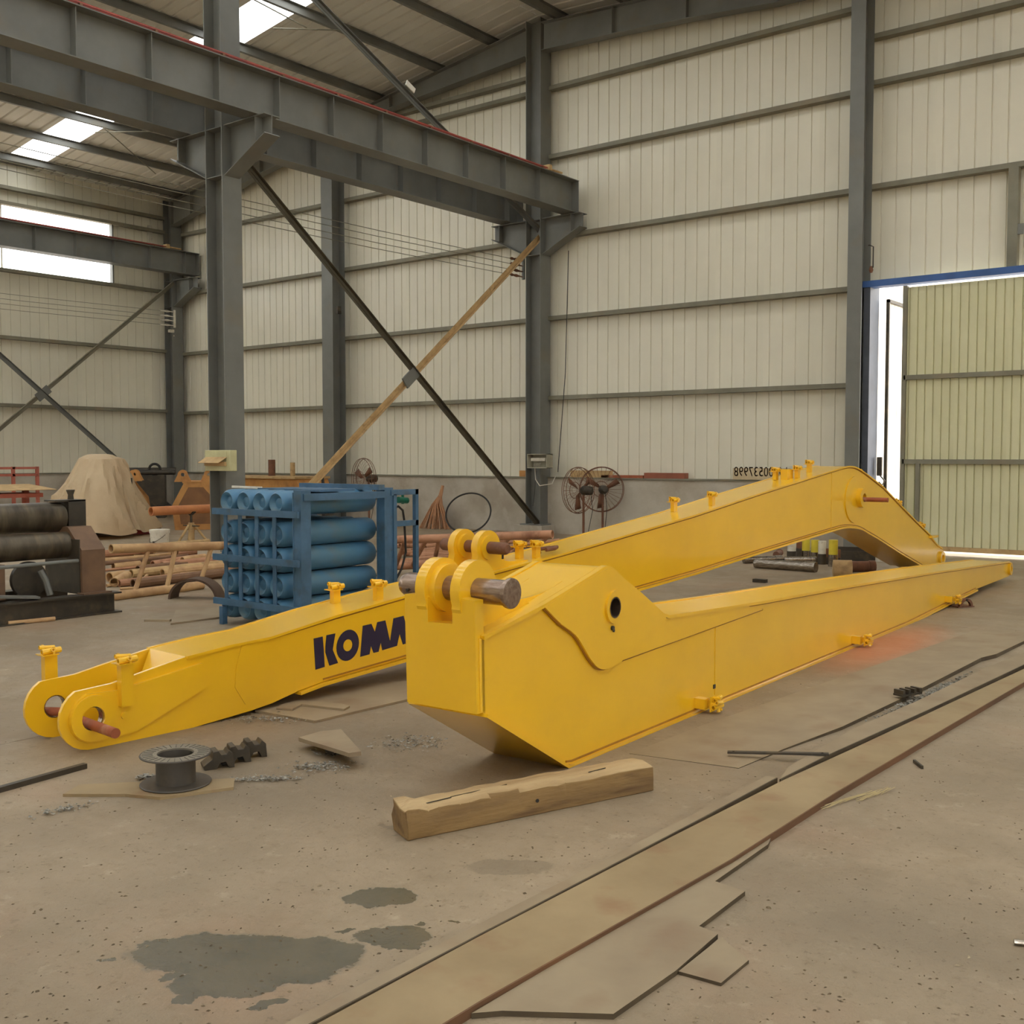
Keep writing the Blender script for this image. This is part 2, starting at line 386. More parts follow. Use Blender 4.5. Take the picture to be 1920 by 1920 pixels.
# ---- ceiling
ce = struct('ceiling')
YSL = (12.55, 9.07, 5.59, 2.11, -1.37, -4.85); PWR = .87  # all but the far left-bay strip are unseen, added for light from above
def roof_sheet_mesh(x0, x1, mt, ribs=True):
    L_ = x1 - x0; m = MB(); xs = []
    prof = [(0, 0)]
    for c in (.145, .435, .725): prof += [(c - .03, 0), (c - .015, .03), (c + .015, .03), (c + .03, 0)]
    prof += [(PWR, 0)]; n = len(prof)
    if not ribs: prof = [(0, 0), (PWR, 0)]; n = 2
    vs = [(x0, a, roof_z(x0 if x0 < -12.78 else x0) + b) for a, b in prof] + [(x1, a, (8.3 + .14 * (x1 + 24.85) if x0 < -12.8 else roof_z(x1)) + b) for a, b in prof]
    me = bpy.data.meshes.new('roof_panel'); me.from_pydata(vs, [], [(i, i + 1, n + i + 1, n + i) for i in range(n - 1)]); me.materials.append(mt); me.update(); return me
ra, rb_ = roof_sheet_mesh(-25.2, -12.78, ROOFM), roof_sheet_mesh(-12.78, 10.5, ROOFM)
sa, sb_ = roof_sheet_mesh(-24.75, -12.9, SKYL, False), roof_sheet_mesh(-12.6, 10.4, SKYL, False)
for k in range(-24, 6):
    y = 12.55 + k * PWR
    isky = any(abs(y - s) < .05 for s in YSL)
    link('skylight' if isky else 'roof_panel', sa if isky else ra, ce, (0, y, 0))
    link('skylight' if isky else 'roof_panel', sb_ if isky else rb_, ce, (0, y, 0))
for X in (-24.35, -22.95, -21.6, -20.25, -18.7, -17.1, -15.35, -13.9, -12.3, -10.8, -9.2, -7.6, -6, -4.4, -2.8, -1.2, .4, 2, 3.6, 5.2, 6.8):
    z = roof_z(X); m = MB()
    m.box(X - .003, X + .003, -8, 17.3, z - .15, z - .01); m.box(X, X + .07, -8, 17.3, z - .016, z - .01); m.box(X - .07, X, -8, 17.3, z - .15, z - .144)
    m.build('purlin', STEEL, ce)
# unseen right and front walls added, with openings sized to steer the light
wr = struct('wall_right')
MB().box(10.3, 10.5, -8, 17.4, 0, 3.8).build('lower_wall', PANEL, wr)
MB().box(10.3, 10.5, -8, 17.4, 4.7, 8.7).build('upper_wall', PANEL, wr)
wf = struct('wall_front')
MB().box(-25.1, 3.5, -8.2, -8, 0, 10.2).build('sheeting', PANEL, wf)
MB().box(7.5, 10.5, -8.2, -8, 0, 9.5).build('sheeting', PANEL, wf)
MB().box(3.5, 7.5, -8.2, -8, 4.2, 9.8).build('sheeting', PANEL, wf)
for yy in (-7.9, -2, 4, 10, 16.5): MB().box(10.2, 10.5, yy, yy + .3, 0, 8.7).build('post', STEEL, wr)
def on_roof(x, y, off):
    d = ray(x, y); n = Vector((-.14, 0, 1)); p0 = Vector((-24.85, 0, 8.3 - off)); return EYE + d * (n.dot(p0 - EYE) / n.dot(d))
for a, b in (((512, 53), (648, 57)), ((178, 248), (318, 246)), ((195, 240), (292, 326)), ((466, -6), (575, 52))):
    MB().tube([on_roof(*a, .25), on_roof(*b, .25)], .012, 6).build('tie_rod', GIRT, ce)
# ridge and eave closure
MB().strip([(-25.1, 8.33), (-24.7, 8.34)], -8, 17.4, .02).build('eave_trim', STEEL, ce)

# ================================================================== STEEL FRAME
def hsec(m, x0, x1, y0, y1, z0, z1, web='x', tf=.016, tw=.012):
    if web == 'x':     # web runs along x, flanges face +-x
        m.box(x0, x0 + tf, y0, y1, z0, z1); m.box(x1 - tf, x1, y0, y1, z0, z1); yc = (y0 + y1) / 2; m.box(x0 + tf, x1 - tf, yc - tw / 2, yc + tw / 2, z0, z1)
    else:
        m.box(x0, x1, y0, y0 + tf, z0, z1); m.box(x0, x1, y1 - tf, y1, z0, z1); xc = (x0 + x1) / 2; m.box(xc - tw / 2, xc + tw / 2, y0 + tf, y1 - tf, z0, z1)
XR = -12.8      # middle column row
def corbel(parent, y, side, tip, root, zt=6.11):
    m = MB(); s = side; yc = y
    top = [(root, zt), (tip, zt)]; bot = [(root, 5.42), (tip - s * .0, 5.85)]
    m.prism([(root, 5.42), (tip, 5.85), (tip, zt - .01), (root, zt - .01)], yc - .006, yc + .006, XZ)
    m.box(min(root, tip), max(root, tip), yc - .13, yc + .13, zt - .012, zt)
    a, b = (root, 5.42), (tip, 5.85)
    p, q = Vector((a[0], yc, a[1])), Vector((b[0], yc, b[1])); m.bar(p, q, .26, .012)
    m.box(tip - .006 - s * .22, tip + .006 - s * .22, yc - .13, yc + .13, 5.76, zt - .012)
    return m.build('corbel', STEEL, parent)
def row_column(x0, x1, y0, ztop, label, sides=(1, -1), group=None):
    yc = y0 + .165
    t = thing('steel_column', label, 'column', ((x0 + x1) / 2, yc, 0))
    def loc(m): m.v = [(v[0] - (x0 + x1) / 2, v[1] - yc, v[2]) for v in m.v]; return m
    m = MB(); hsec(m, x0, x1, y0, y0 + .33, .19, ztop); loc(m).build('shaft', STEEL, t)
    m = MB(); m.box(x0 - .08, x1 + .08, y0 - .08, y0 + .41, .165, .19); loc(m).build('base_plate', STEEL, t)
    m = MB(); m.box(x0 - .16, x1 + .16, y0 - .16, y0 + .49, 0, .165); loc(m).build('concrete_pedestal', MASON, t)
    for s in sides:
        c = MB(); root = x1 if s > 0 else x0; tip = (-11.72 if s > 0 else -13.86) + ((x0 + x1) / 2 + 12.785)
        zt = 6.11; yc_ = yc
        c.prism([(root, 5.42), (tip, 5.85), (tip, zt - .01), (root, zt - .01)], yc_ - .006, yc_ + .006, XZ)
        c.box(min(root, tip), max(root, tip), yc_ - .13, yc_ + .13, zt - .012, zt)
        c.bar((root, yc_, 5.42), (tip, yc_, 5.85), .26, .012)
        c.box(tip - s * .2 - .006, tip - s * .2 + .006, yc_ - .13, yc_ + .13, 5.78, zt - .012)
        loc(c).build('corbel', STEEL, t)
    m = MB()
    for z in (5.42, 6.09): m.box(x0 + .016, x1 - .016, y0 + .01, y0 + .16, z - .006, z + .006)
    loc(m).build('stiffener', STEEL, t)
    return t
c1 = row_column(-12.98, -12.6, 9.5, 9.9, 'tall grey steel column with cream switch box, nearest of the row, carrying crane beams')
c2 = row_column(-13.0, -12.64, 16.95, 9.9, 'tall grey steel column against the back wall where the red-railed crane beam ends')
c3 = row_column(-24.95 + .02, -24.6, 16.9, 8.2, 'grey steel column in the far left corner of the hall', sides=(1,))
def gable_col(xa, xb, top, label):
    t = thing('wind_column', label, 'column', ((xa + xb) / 2, 17.02, 0)); xc = (xa + xb) / 2
    m = MB(); hsec(m, xa - xc, xb - xc, -.22, .16, 0.01, top, web='y'); m.build('shaft', STEEL, t)
    MB().box(xa - xc - .06, xb - xc + .06, -.27, .17, 0, .02).build('base_plate', STEEL, t); return t
g1 = gable_col(GY(604, 640, 16.8).x, GY(624, 640, 16.8).x, 8.6, 'grey wind column on back wall between the two crossing braces and corner')
g2 = gable_col(GY(1586, 700, 16.8).x, GY(1613, 700, 16.8).x, 8.9, 'grey wind column on back wall at left side of the open doorway')

# rafters
def rafter(Y, label, xs_left, xs_right):
    t = thing('roof_rafter', label, 'rafter', (-12.8, Y, 9.5))
    for nm, prof in (('left', xs_left), ('right', xs_right)):
        m = MB(); top = [(x, roof_z(x) - .2) for x, z in prof]
        poly = top + list(reversed(prof)); m.prism(poly, -.006, .006, XZ)
        m.strip(top, -.11, .11, .012); m.strip([(x, z + .012) for x, z in prof], -.11, .11, .012)
        for x, z in prof[1:-1]: m.box(x - .005, x + .005, -.1, .1, z, roof_z(x) - .2)
        m.v = [(v[0] + 12.8, v[1], v[2] - 9.5) for v in m.v]
        m.build('girder', STEEL, t)
L_ = [(-24.6, 7.5), (-23.75, 7.68), (-22.86, 7.86), (-20.98, 8.27), (-18.8, 8.6), (-16.65, 8.95), (-13.0, 9.22)]
R_ = [(-12.6, 9.25), (-11, 9.18), (-9.48, 9.08), (-7.81, 8.93), (-3, 8.85), (9.5, 8.1)]
rafter(17.0, 'dark tapered steel roof rafter running along the top of back wall', L_, R_)
rafter(9.66, 'tapered steel roof rafter above the column with the switch box', L_, R_)

# crane runway beams
def runway(xc, y0, y1, zt, zb, label, red=True, n0=None, depth_label=None):
    t = thing('crane_runway_beam', label, 'beam', (xc, y0, zb)); L_ = y1 - y0; h = zt - zb
    MB().box(-.006, .006, 0, L_, .014, h - .014).build('web', STEEL, t)
    MB().box(-.17, .17, 0, L_, h - .014, h).build('top_flange', STEEL, t)
    MB().box(-.16, .16, 0, L_, 0, .014).build('bottom_flange', STEEL, t)
    MB().box(-.16, .16, L_ - .012, L_, .014, h - .014).build('end_plate', STEEL, t)
    st = MB().box(.006, .13, -.006, .006, .014, h - .014).box(-.13, -.006, -.006, .006, .014, h - .014).build('stiffener', STEEL, t)
    yy = n0; first = True
    ys = []
    while yy < y1 - .2: ys.append(yy); yy += 1.0
    st.location = (0, ys[0] - y0, 0)
    for q in ys[1:]: link('stiffener', st.data, t, (0, q - y0, 0))
    if red:
        m = MB()
        for dx in (.10, .145): m.box(dx - .008, dx + .008, 0, L_ - .95, h + .03, h + .05)
        m.build('conductor_rail', RAILRED, t)
        cl = MB().box(.06, .17, -.02, .02, h, h + .028).build('rail_clip', RUST, t); cl.location = (0, .6, 0)
        for k in range(1, int(L_)): link('rail_clip', cl.data, t, (0, .6 + k, 0))
        cl2 = MB(); cl2.box(.02, .19, L_ - .98, L_ - .9, h, h + .1); cl2.cyl((.1, L_ - .9, h + .05), (.16, L_ - .55, h + .03), .02, 8); cl2.build('rope_knot', TANBR, t)
        MB().box(-.03, .03, 0, L_ - .4, h, h + .06).build('crane_rail', DARKST, t)
    return t
runway(-12.03, 1.4, 17.13, 6.73, 6.12, 'long grey crane beam with twin red rails on top, nearest to the camera', True, 1.95)
runway(-13.53, 1.4, 17.35, 6.73, 6.12, 'long grey crane beam behind and below the red-railed nearest beam', False, 1.95)
runway(-24.1, 1.4, 17.3, 6.77, 6.2, 'grey crane beam along the left wall crossing the bright window strip', True, 1.9)

# braces (double angles)
def brace(X, lines, guss, label, mts, dx=.045):
    t = thing('cross_brace', label, 'brace', (X, (lines[0][0][0] + lines[0][1][0]) / 2, 0)); yc = (lines[0][0][0] + lines[0][1][0]) / 2
    for i, (a, b) in enumerate(lines):
        m = MB(); ox = (i - .5) * dx
        p, q = Vector((ox, a[0] - yc, a[1])), Vector((ox, b[0] - yc, b[1])); d = (q - p).normalized(); nrm = Vector((0, -d.z, d.y))
        m.bar(p, q, .1, .008, up=(1, 0, 0)); m.bar(p + nrm * .046 + Vector((.03, 0, 0)), q + nrm * .046 + Vector((.03, 0, 0)), .008, .06, up=(1, 0, 0))
        m.bar(p + nrm * .0 + Vector((.012, 0, 0)), q + Vector((.012, 0, 0)), .03, .006, up=(1, 0, 0))
        m.build('diagonal_bar', mts[i], t)
    if guss:
        m = MB(); a, b = lines[0]; d = Vector((0, b[0] - a[0], b[1] - a[1])).normalized()
        c = Vector((0.03, guss[0] - yc, guss[1])); m.bar(c - d * .19, c + d * .19, .2, .03, up=(1, 0, 0)); m.build('gusset', STEEL, t)
    return t
brace(-12.74, [((17.08, 5.78), (9.9, .04)), ((10.0, 5.68), (17.0, .15))], (13.39, 2.85), 'large X brace between the two middle columns, one diagonal tan, one dark', (TANBR, pbr('dark_brace_steel', (92, 84, 66), None, 2, .6)))
ub = brace(-12.74, [((9.8, 9.13), (17.05, 5.9))], None, 'single slanting brace above the red-railed crane beam', (STEEL,))
yc = 13.425; MB().bar((.06, 13.28 - yc, 7.70), (.06, 13.48 - yc, 7.61), .09, .02, up=(1, 0, 0)).build('splice_plate', WHITE, ub)
brace(-24.55, [((9.7, 0), (16.95, 6.04)), ((9.6, 6.03), (16.9, .02))], (13.3, 3.0), 'X brace on the left wall under the bright window strip', (GIRT, STEEL))

# power wires on insulators
for lab, X, ys, zs, y1 in (('four thin crane power wires stretched below the crane beam to the back column', -13.1, 17.0, (5.34, 5.24, 5.13, 5.03), 17.0),
                           ('thin crane power wires along the left wall to the corner column', -24.35, 16.8, (5.25, 5.13, 5.02, 4.9), 16.8)):
    t = thing('power_wires', lab, 'wires', (X, y1, zs[0]))
    for z in zs:
        MB().tube([(0, 0, z - zs[0]), (0, -4, z - zs[0] - .05), (0, -8, z - zs[0] - .06), (0, -14.5, z - zs[0])], .006, 5).build('wire', GIRT, t)
        m = MB(); m.tube([(0, -.42, z - zs[0]), (.0, -.36, z - zs[0]), (0, -.3, z - zs[0]), (0, -.22, z - zs[0]), (0, -.12, z - zs[0]), (0, 0, z - zs[0])], [.008, .03, .018, .032, .014, .01], 8); m.build('insulator', RUST if X > -20 else WHITE, t)
    MB().box(-.02, .03, -.02, .02, zs[-1] - zs[0] - .05, .05).build('bracket', STEEL if X > -20 else WHITE, t)

# ---- sliding gate / door
d1 = struct('door_1')
MB().box(-6.32, XD1 + .1, 16.98, 17.2, 4.17, 4.27).build('lintel', LINTEL, d1)
MB().box(-6.30, -6.2, 17.0, 17.4, 0, 4.2).build('jamb', pbr('dark_blue_jamb', (84, 88, 98), None, 3, .5), d1)
GX0 = -5.66
gp = panel_mesh('gate_panel', .75, 4.06, .125, .06, GATEM, gd=.022, gw=.022)
for k in range(8): link('gate_panel', gp, d1, (GX0 + .75 * k, 17.06, .06))
m = MB()
m.box(GX0 - .03, GX0 + .03, 17.0, 17.1, .06, 4.14).build('gate_stile', GIRT, d1)
for z in (2.73, 1.43, .1):
    MB().box(GX0, GX0 + 6, 17.0, 17.055, z - .035, z + .035).build('gate_rail', TANBR if z < 1 else GIRT, d1)
MB().box(GX0 + .21, GX0 + .27, 16.99, 17.05, .3, 1.4).build('gate_bolt', GIRT, d1)
for k in range(3): MB().cyl((GX0 + .55 + 2.3 * k, 17.0, .05), (GX0 + .55 + 2.3 * k, 17.05, .05), .05, 14).build('gate_roller', DARKST, d1)
# open leaf standing outwards
me = panel_mesh('leaf_panel', 3.2, 3.95, .16, .08, LEAFW, gd=.02, gw=.02)
link('leaf_panel', me, d1, (-6.12, 17.5, .05), (0, 0, PI / 2))
MB().box(-6.12, -6.07, 17.5, 17.54, .03, 4.02).box(-6.12, -6.07, 17.5, 20.7, 3.98, 4.03).build('leaf_frame', DARKST, d1)
m = MB(); m.box(-6.16, -6.08, 17.3, 17.34, 1.2, 1.5); m.tube([(-6.1, 17.3, 1.2), (-6.02, 17.28, 1.12), (-6.06, 17.28, 1.05), (-6.12, 17.3, 1.1)], .012, 6); m.build('chain_latch', DARKST, d1)
ob = struct('trim_1')
me = panel_mesh('yard_wall_panel', 14, 6.5, .3, .1, LEAFW); link('yard_wall_panel', me, ob, (-14, 27, 0))

# ================================================================== YELLOW BOOM
class Frame:
    def __init__(s, p0, p1):
        s.o = Vector((p0[0], p0[1], 0)); s.d = Vector((p1[0] - p0[0], p1[1] - p0[1], 0)).normalized()
        s.rz = math.atan2(s.d.y, s.d.x)
BF = Frame((-5.1, 2.92), (-4.5, 14.5)); AF = Frame((-3.0, 4.25), (-3.2, 9.95))
# local frame: x along, y = -w (w to the right / camera side), z up
def arc_pts(cx, cz, r, a0, a1, n): return [(cx + r * math.cos(math.radians(a0 + (a1 - a0) * i / n)), cz + r * math.sin(math.radians(a0 + (a1 - a0) * i / n))) for i in range(n + 1)]
def smoothline(pts, sub=4):
    out = []; n = len(pts)
    for i in range(n - 1):
        p0, p1, p2, p3 = pts[max(i - 1, 0)], pts[i], pts[i + 1], pts[min(i + 2, n - 1)]
        for k in range(sub):
            t = k / sub
            out.append(tuple(.5 * ((2 * p1[j]) + (-p0[j] + p2[j]) * t + (2 * p0[j] - 5 * p1[j] + 4 * p2[j] - p3[j]) * t * t + (-p0[j] + 3 * p1[j] - 3 * p2[j] + p3[j]) * t ** 3) for j in (0, 1)))
    out.append(pts[-1]); return out
# hose clamp used on both
def clamp_mesh():
    m = MB(); m.box(-.028, .028, -.02, .02, 0, .085)
    m.box(-.045, .045, -.026, .026, .085, .092)
    m.cyl((-.05, -.018, .108), (.055, -.018, .112), .017, 10, .011); m.cyl((-.03, .02, .11), (.05, .03, .106), .015, 10, .010)
    m.cyl((-.035, 0, .09), (-.035, 0, .13), .009, 8); m.cyl((.01, -.035, .092), (.01, -.035, .135), .008, 8); m.cyl((-.02, .035, .092), (-.02, .035, .14), .008, 8); m.box(-.055, .03, -.045, .045, .088, .094); m.cyl((.03, .0, .125), (-.05, .012, .13), .012, 10, .008); m.cyl((0, .03, .1), (0, -.05, .12), .011, 8, .007)
    o = m.build('hose_clamp', Y_); me = o.data; bpy.data.objects.remove(o); return me
CLAMP = clamp_mesh()

boom = thing('excavator_boom', 'long yellow boom lying behind, with large dark blue lettering and raised knee at right', 'boom', BF.o, BF.rz)
WB = .40; TP = .022
b_top = [(.62, .402), (.91, .429), (1.17, .440)]
b_top2 = [(1.17, .447), (1.66, .512), (2.28, .582), (3.15, .669), (3.99, .754), (5.86, .971), (7.15, 1.148), (8.54, 1.325)] + smoothline([(9.0, 1.383), (9.22, 1.395), (9.45, 1.365), (9.79, 1.262), (10.16, 1.139)], 4) + [(11.22, .685), (11.7, .49)]
b_tip = arc_pts(12.17, .135, .125, 55, -90, 8)
b_bot = [(11.8, .0), (11.49, .08), (10.73, .305), (9.98, .541)] + smoothline([(9.7, .62), (9.48, .68), (9.1, .714), (8.74, .694)], 4) + [(7.16, .564), (5.87, .447), (4.97, .382), (2.34, .169), (1.57, .113), (1.38, .086)]
b_low = [(1.19, .045), (1.04, .027), (.66, .0), (.08, .0)]
foot = arc_pts(.06, .165, .165, 265, 118, 10)
hole = circ(.06, .165, .062, 20)
side = b_top[0:1] + b_top[1:] + b_top2[1:] + b_tip + b_bot + b_low + foot + [(.18, .322), (.34, .352)]
for wy in (0.0, WB - TP):
    MB().prism([side, hole], wy, wy + TP, XZ).build('side_plate', Y_, boom, smooth=False)
MB().strip(b_top + b_top2[1:], TP, WB - TP, .014).build('top_plate', Y_, boom)
MB().strip([(p[0], p[1] + .004) for p in b_top + b_top2[1:]] + [(12.0, .33), (12.2, .27)], -.014, .012, .016).build('edge_flange', Y_, boom)
MB().strip([(p[0], p[1] + .004) for p in b_top + b_top2[1:]] + [(12.0, .33), (12.2, .27)], WB - .012, WB + .014, .016).build('edge_flange', Y_, boom)
MB().strip(list(reversed([(p[0], p[1] - .004) for p in b_bot[1:]])), -.026, WB + .026, .018).build('bottom_plate', Y_, boom)
MB().strip(list(reversed(b_low[:3])), TP, WB - TP, .0).build('belly_plate', Y_, boom) if False else None
# closing wedge plate between the fork cheeks
m = MB(); m.add([(.62, TP, .402), (.62, WB - TP, .402), (.36, WB / 2, .06), (.72, TP, .02), (.72, WB - TP, .02)], [(0, 1, 2), (0, 2, 3), (1, 4, 2)])
m.build('fork_web', Y_, boom, smooth=False)
# foot bosses and cheek doublers
for wy, s in ((0.0, -1), (WB, 1)):
    m = MB(); m.prism([circ(.06, .165, .118, 28), hole], wy, wy + s * .034, XZ); m.build('foot_boss', Y_, boom)
    m = MB(); m.lathe([(.0615, -.018), (.056, -.018), (.056, .02), (.0615, .02)], 20, lambda x, y, h: (.06 + x, wy - s * h, .165 + y), False); m.build('bushing', CHROME, boom)
MB().prism([smoothline(arc_pts(.08, .165, .135, 250, 110, 6), 1) + [(.20, .285), (.71, .355), (.72, .21), (.30, .05)], hole], 0, -.02, XZ).build('doubler_plate', Y_, boom)
m = MB(); m.prism([(.98, .42), (1.17, .425), (1.14, .30), (1.19, .2), (1.2, .09), (1.0, .07), (.93, .18), (.94, .3)], 0, -.005, XZ); m.build('doubler_plate', Y_, boom)
# rods through the foot
m = MB(); m.cyl((.055, -.26, .128), (.075, .30, .128), .026, 16); m.build('foot_rod', PINK, boom)
m = MB(); m.cyl((.10, .33, .135), (.0, .48, .135), .024, 14); m.build('foot_rod', PINK, boom)
# tall clamp posts at the foot
for ax, wy in ((.24, -.03), (.10, WB + .12)):
    m = MB(); m.box(ax - .035, ax + .035, wy - .022, wy + .022, .2, .42); m.build('clamp_post', Y_, boom)
    link('hose_clamp', CLAMP, boom, (ax, wy, .335))
MB().cyl((.235, -.01, .15), (.235, -.03, .15), .02, 12).build('plug', Y_, boom); MB().cyl((.24, -.01, .215), (.24, -.03, .215), .02, 12).build('plug', Y_, boom)
# seams
for a, z0, z1 in ((8.74, .71, 1.33), (3.6, .3, .70)):
    MB().box(a - .006, a + .006, -.004, 0, z0, z1).build('weld_seam', Y_, boom)
# hose clamps on the top
for ax, wy in ((1.92, .30), (2.1, .08), (3.52, .3), (3.66, .2), (3.72, .08), (6.0, .3), (6.35, .1), (8.0, .3), (8.15, .12), (8.6, .2), (9.9, .2)):
    tb = b_top2; z = None
    for (a0, z0), (a1, z1) in zip(tb, tb[1:]):
        if a0 <= ax <= a1: z = z0 + (z1 - z0) * (ax - a0) / (a1 - a0)
    link('hose_clamp', CLAMP, boom, (ax, wy, z - .002))
for ax, z in ((10.9, .83), (11.72, .5)):
    o = link('hose_clamp', CLAMP, boom, (ax, .12, z)); o.rotation_euler = (0, .5, 0)
m = MB(); m.box(8.0, 8.13, .16, .24, 1.25, 1.37); m.build('bracket_box', Y_, boom)
m = MB(); m.tube([(3.78, .1, .76), (3.85, .16, .78), (3.95, .14, .785), (4.0, .1, .79), (3.93, .07, .785), (3.84, .08, .78)], .016, 8); m.build('chain_coil', RUST, boom)
# cylinder lugs with pin
PB = (3.13, .845)
def lug_poly(c, R, base, hole_r):
    pts = arc_pts(c[0], c[1], R, -25, 205, 18) + base
    return [pts, circ(c[0], c[1], hole_r, 20)]
for w0, w1 in ((-.095, -.035), (-.33, -.27)):
    m = MB(); m.prism(lug_poly(PB, .125, [(2.98, .63), (3.36, .68)], .045), -w0, -w1, XZ); m.build('lug', Y_, boom)
lgs = [c_ for c_ in boom.children if c_.name.startswith('lug')]
for (w0, w1), lg in zip(((-.035, -.02), (-.27, -.245)), lgs):
    m = MB(); m.prism([circ(PB[0], PB[1], .09, 24), circ(PB[0], PB[1], .045, 20)], -w0, -w1, XZ); m.build('lug_boss', Y_, lg)
m = MB(); m.lathe([(.03, -.15), (.042, -.135), (.045, -.12), (.045, .49), (.04, .50), (.0301, .51)], 20, lambda x, y, h: (PB[0] + x, h, PB[1] + y)); m.build('lug_pin', RUST, boom)
m = MB(); m.cyl((PB[0] + .0, -.1, PB[1] - .045), (PB[0], -.1, PB[1] - .075), .008, 8); m.build('cotter', DARKST, boom)
for w_ in (-.07, -.30):
    m = MB(); m.prism([(3.2, .66), (3.22, .80)] + smoothline([(3.26, .76), (3.38, .725), (3.6, .72)], 3) + [(3.6, .70)], -w_ - .01, -w_ + .01, XZ); m.build('lug_gusset', Y_, boom)
# pivot boss at the knee
KP = (9.47, 1.03)
MB().prism([circ(KP[0] - .12, KP[1] - .02, .27, 30), circ(KP[0], KP[1], .05, 20)], 0, -.014, XZ).build('knee_doubler', Y_, boom)
m = MB(); m.prism([circ(KP[0], KP[1], .115, 24), circ(KP[0], KP[1], .05, 20)], 0, -.07, XZ); m.build('knee_boss', Y_, boom)
MB().cyl((KP[0], .05, KP[1] - .02), (KP[0] + .02, -.34, KP[1] - .02), .026, 14).build('knee_rod', PINK, boom)
# tip boss
for wy, s in ((0, -1), (WB, 1)):
    MB().prism([circ(12.17, .135, .09, 20), circ(12.17, .135, .05, 16)], wy, wy + s * .03, XZ).build('tip_boss', Y_, boom)
m = MB(); m.box(11.72, 11.95, -.04, .06, .43, .46); m.build('tip_bracket', Y_, boom)
# lettering (word painted on the side)
LET = [
 [[(1.500, .391), (1.570, .395), (1.578, .305), (1.584, .204), (1.512, .197)]],
 [[(1.600, .399), (1.670, .402), (1.648, .302), (1.690, .213), (1.621, .206), (1.590, .293), (1.591, .331)]],
 [[(1.77 + .092 * math.cos(t) + .003 * math.sin(t), .314 + .098 * math.sin(t) + .004 * math.cos(t)) for t in [2 * PI * i / 28 for i in range(28)]],
  [(1.77 + .038 * math.cos(t), .314 + .038 * math.sin(t)) for t in [2 * PI * i / 20 for i in range(20)]]],
 [[(1.895, .423), (1.968, .427), (1.997, .371), (2.018, .432), (2.088, .436), (2.128, .293), (2.16, .441), (2.25, .448), (2.312, .266), (2.243, .257), (2.214, .332), (2.19, .255), (2.06, .243), (2.047, .296), (2.028, .238), (1.985, .236), (1.963, .285), (1.95, .232), (1.872, .226)]],
 [[(2.285, .454), (2.40, .466), (2.40, .408), (2.368, .405), (2.36, .268), (2.30, .262) , (2.318, .396), (2.285, .394)]] and [[(2.285, .454), (2.43, .468), (2.43, .410), (2.39, .406), (2.39, .272), (2.325, .266), (2.325, .400), (2.287, .396)]],
 [[(2.58, .484), (2.47, .474), (2.455, .40), (2.52, .36), (2.455, .345), (2.455, .282), (2.56, .292), (2.585, .36), (2.53, .405), (2.58, .425)]],
 [[(2.61, .488), (2.67, .493), (2.67, .37), (2.70, .355), (2.72, .375), (2.72, .50), (2.78, .505), (2.78, .35), (2.74, .30), (2.66, .295), (2.61, .34)]],
]
for lp in LET:
    MB().prism(lp, 0, -.0025, XZ).build('letter', NAVY, boom, smooth=False)

# ================================================================== YELLOW ARM
arm = thing('excavator_dipper', 'yellow arm in front with big pinned head, pivot hole and long tapering tail', 'arm', AF.o, AF.rz)
WA = .40
a_top = [(-.69, .723), (-.23, .811), (.24, .925)] + smoothline([(.27, .934), (.33, .944), (.40, .922), (.49, .868)], 4) + [(.67, .777), (.93, .632), (1.0, .613), (1.33, .597), (2.32, .552), (3.98, .494), (6.43, .392), (9.62, .243)]
a_tip = arc_pts(9.72, .15, .09, 70, -80, 8)
a_bot = [(8.07, .064), (6.76, .034), (5.6, .004), (2.34, .004), (1.34, .004), (.03, .004), (-.02, .012), (-.67, .388)]
a_side = a_top + a_tip + a_bot
PH = circ(.38, .735, .058, 24)
for wy in (0.0, WA - TP):
    MB().prism([a_side, PH], wy, wy + TP, XZ).build('side_plate', Y_, arm, smooth=False)
MB().strip([(p[0], p[1] + .002) for p in a_top], TP, WA - TP, .016).build('top_plate', Y_, arm)
for y0, y1 in ((-.022, .010), (WA - .010, WA + .022)):
    MB().strip([(p[0], p[1] + .008) for p in a_top + [(9.72, .225)]], y0, y1, .018).build('edge_flange', Y_, arm)
MB().strip(list(reversed(a_bot)), -.028, WA + .028, .016).build('bottom_plate', Y_, arm)
# notched front plate
fp = lambda u, v, t: (-.70 - t + (.888 - v) * -.03 + (0.888 - v) * .06, -u, v)
MB().prism([(0.0, .392), (0.0, .885), (-.115, .895), (-.125, .885), (-.125, .775), (-.265, .770), (-.265, .88), (-.275, .895), (-.40, .885), (-.40, .392)], -.03, .03, fp).build('front_plate', Y_, arm)
MB().tube([(-.688, -.001, .40), (-.694, -.001, .72)], .008, 10).build('corner_bead', Y_, arm)
# lugs with the large pin
PA = (-.61, .913)
for w0, w1 in ((-.124, -.074), (-.325, -.27)):
    m = MB(); m.prism(lug_poly(PA, .135, [(-.735, .84), (-.66, .66), (-.15, .80), (-.42, .86)], .056), -w0, -w1, XZ); m.build('lug', Y_, arm)
lgs = [c_ for c_ in arm.children if c_.name.startswith('lug')]
for (w0, w1) in ((-.27, -.235), (-.345, -.325)):
    m = MB(); m.prism([circ(PA[0], PA[1], .108, 28), circ(PA[0], PA[1], .056, 20)], -w0, -w1, XZ); m.build('lug_boss', Y_, lgs[-1])
m = MB(); m.lathe([(.05, -.115), (.066, -.113), (.068, -.103), (.066, -.093), (.056, -.09), (.056, .47), (.052, .49), (.044, .505)], 32, lambda x, y, h: (PA[0] + x, h, PA[1] + y)); m.build('head_pin', pbr('worn_pin_steel', (172, 154, 140), (138, 116, 102), 12, .26, metal=.8, stretch=(5, 1, 5)), arm)
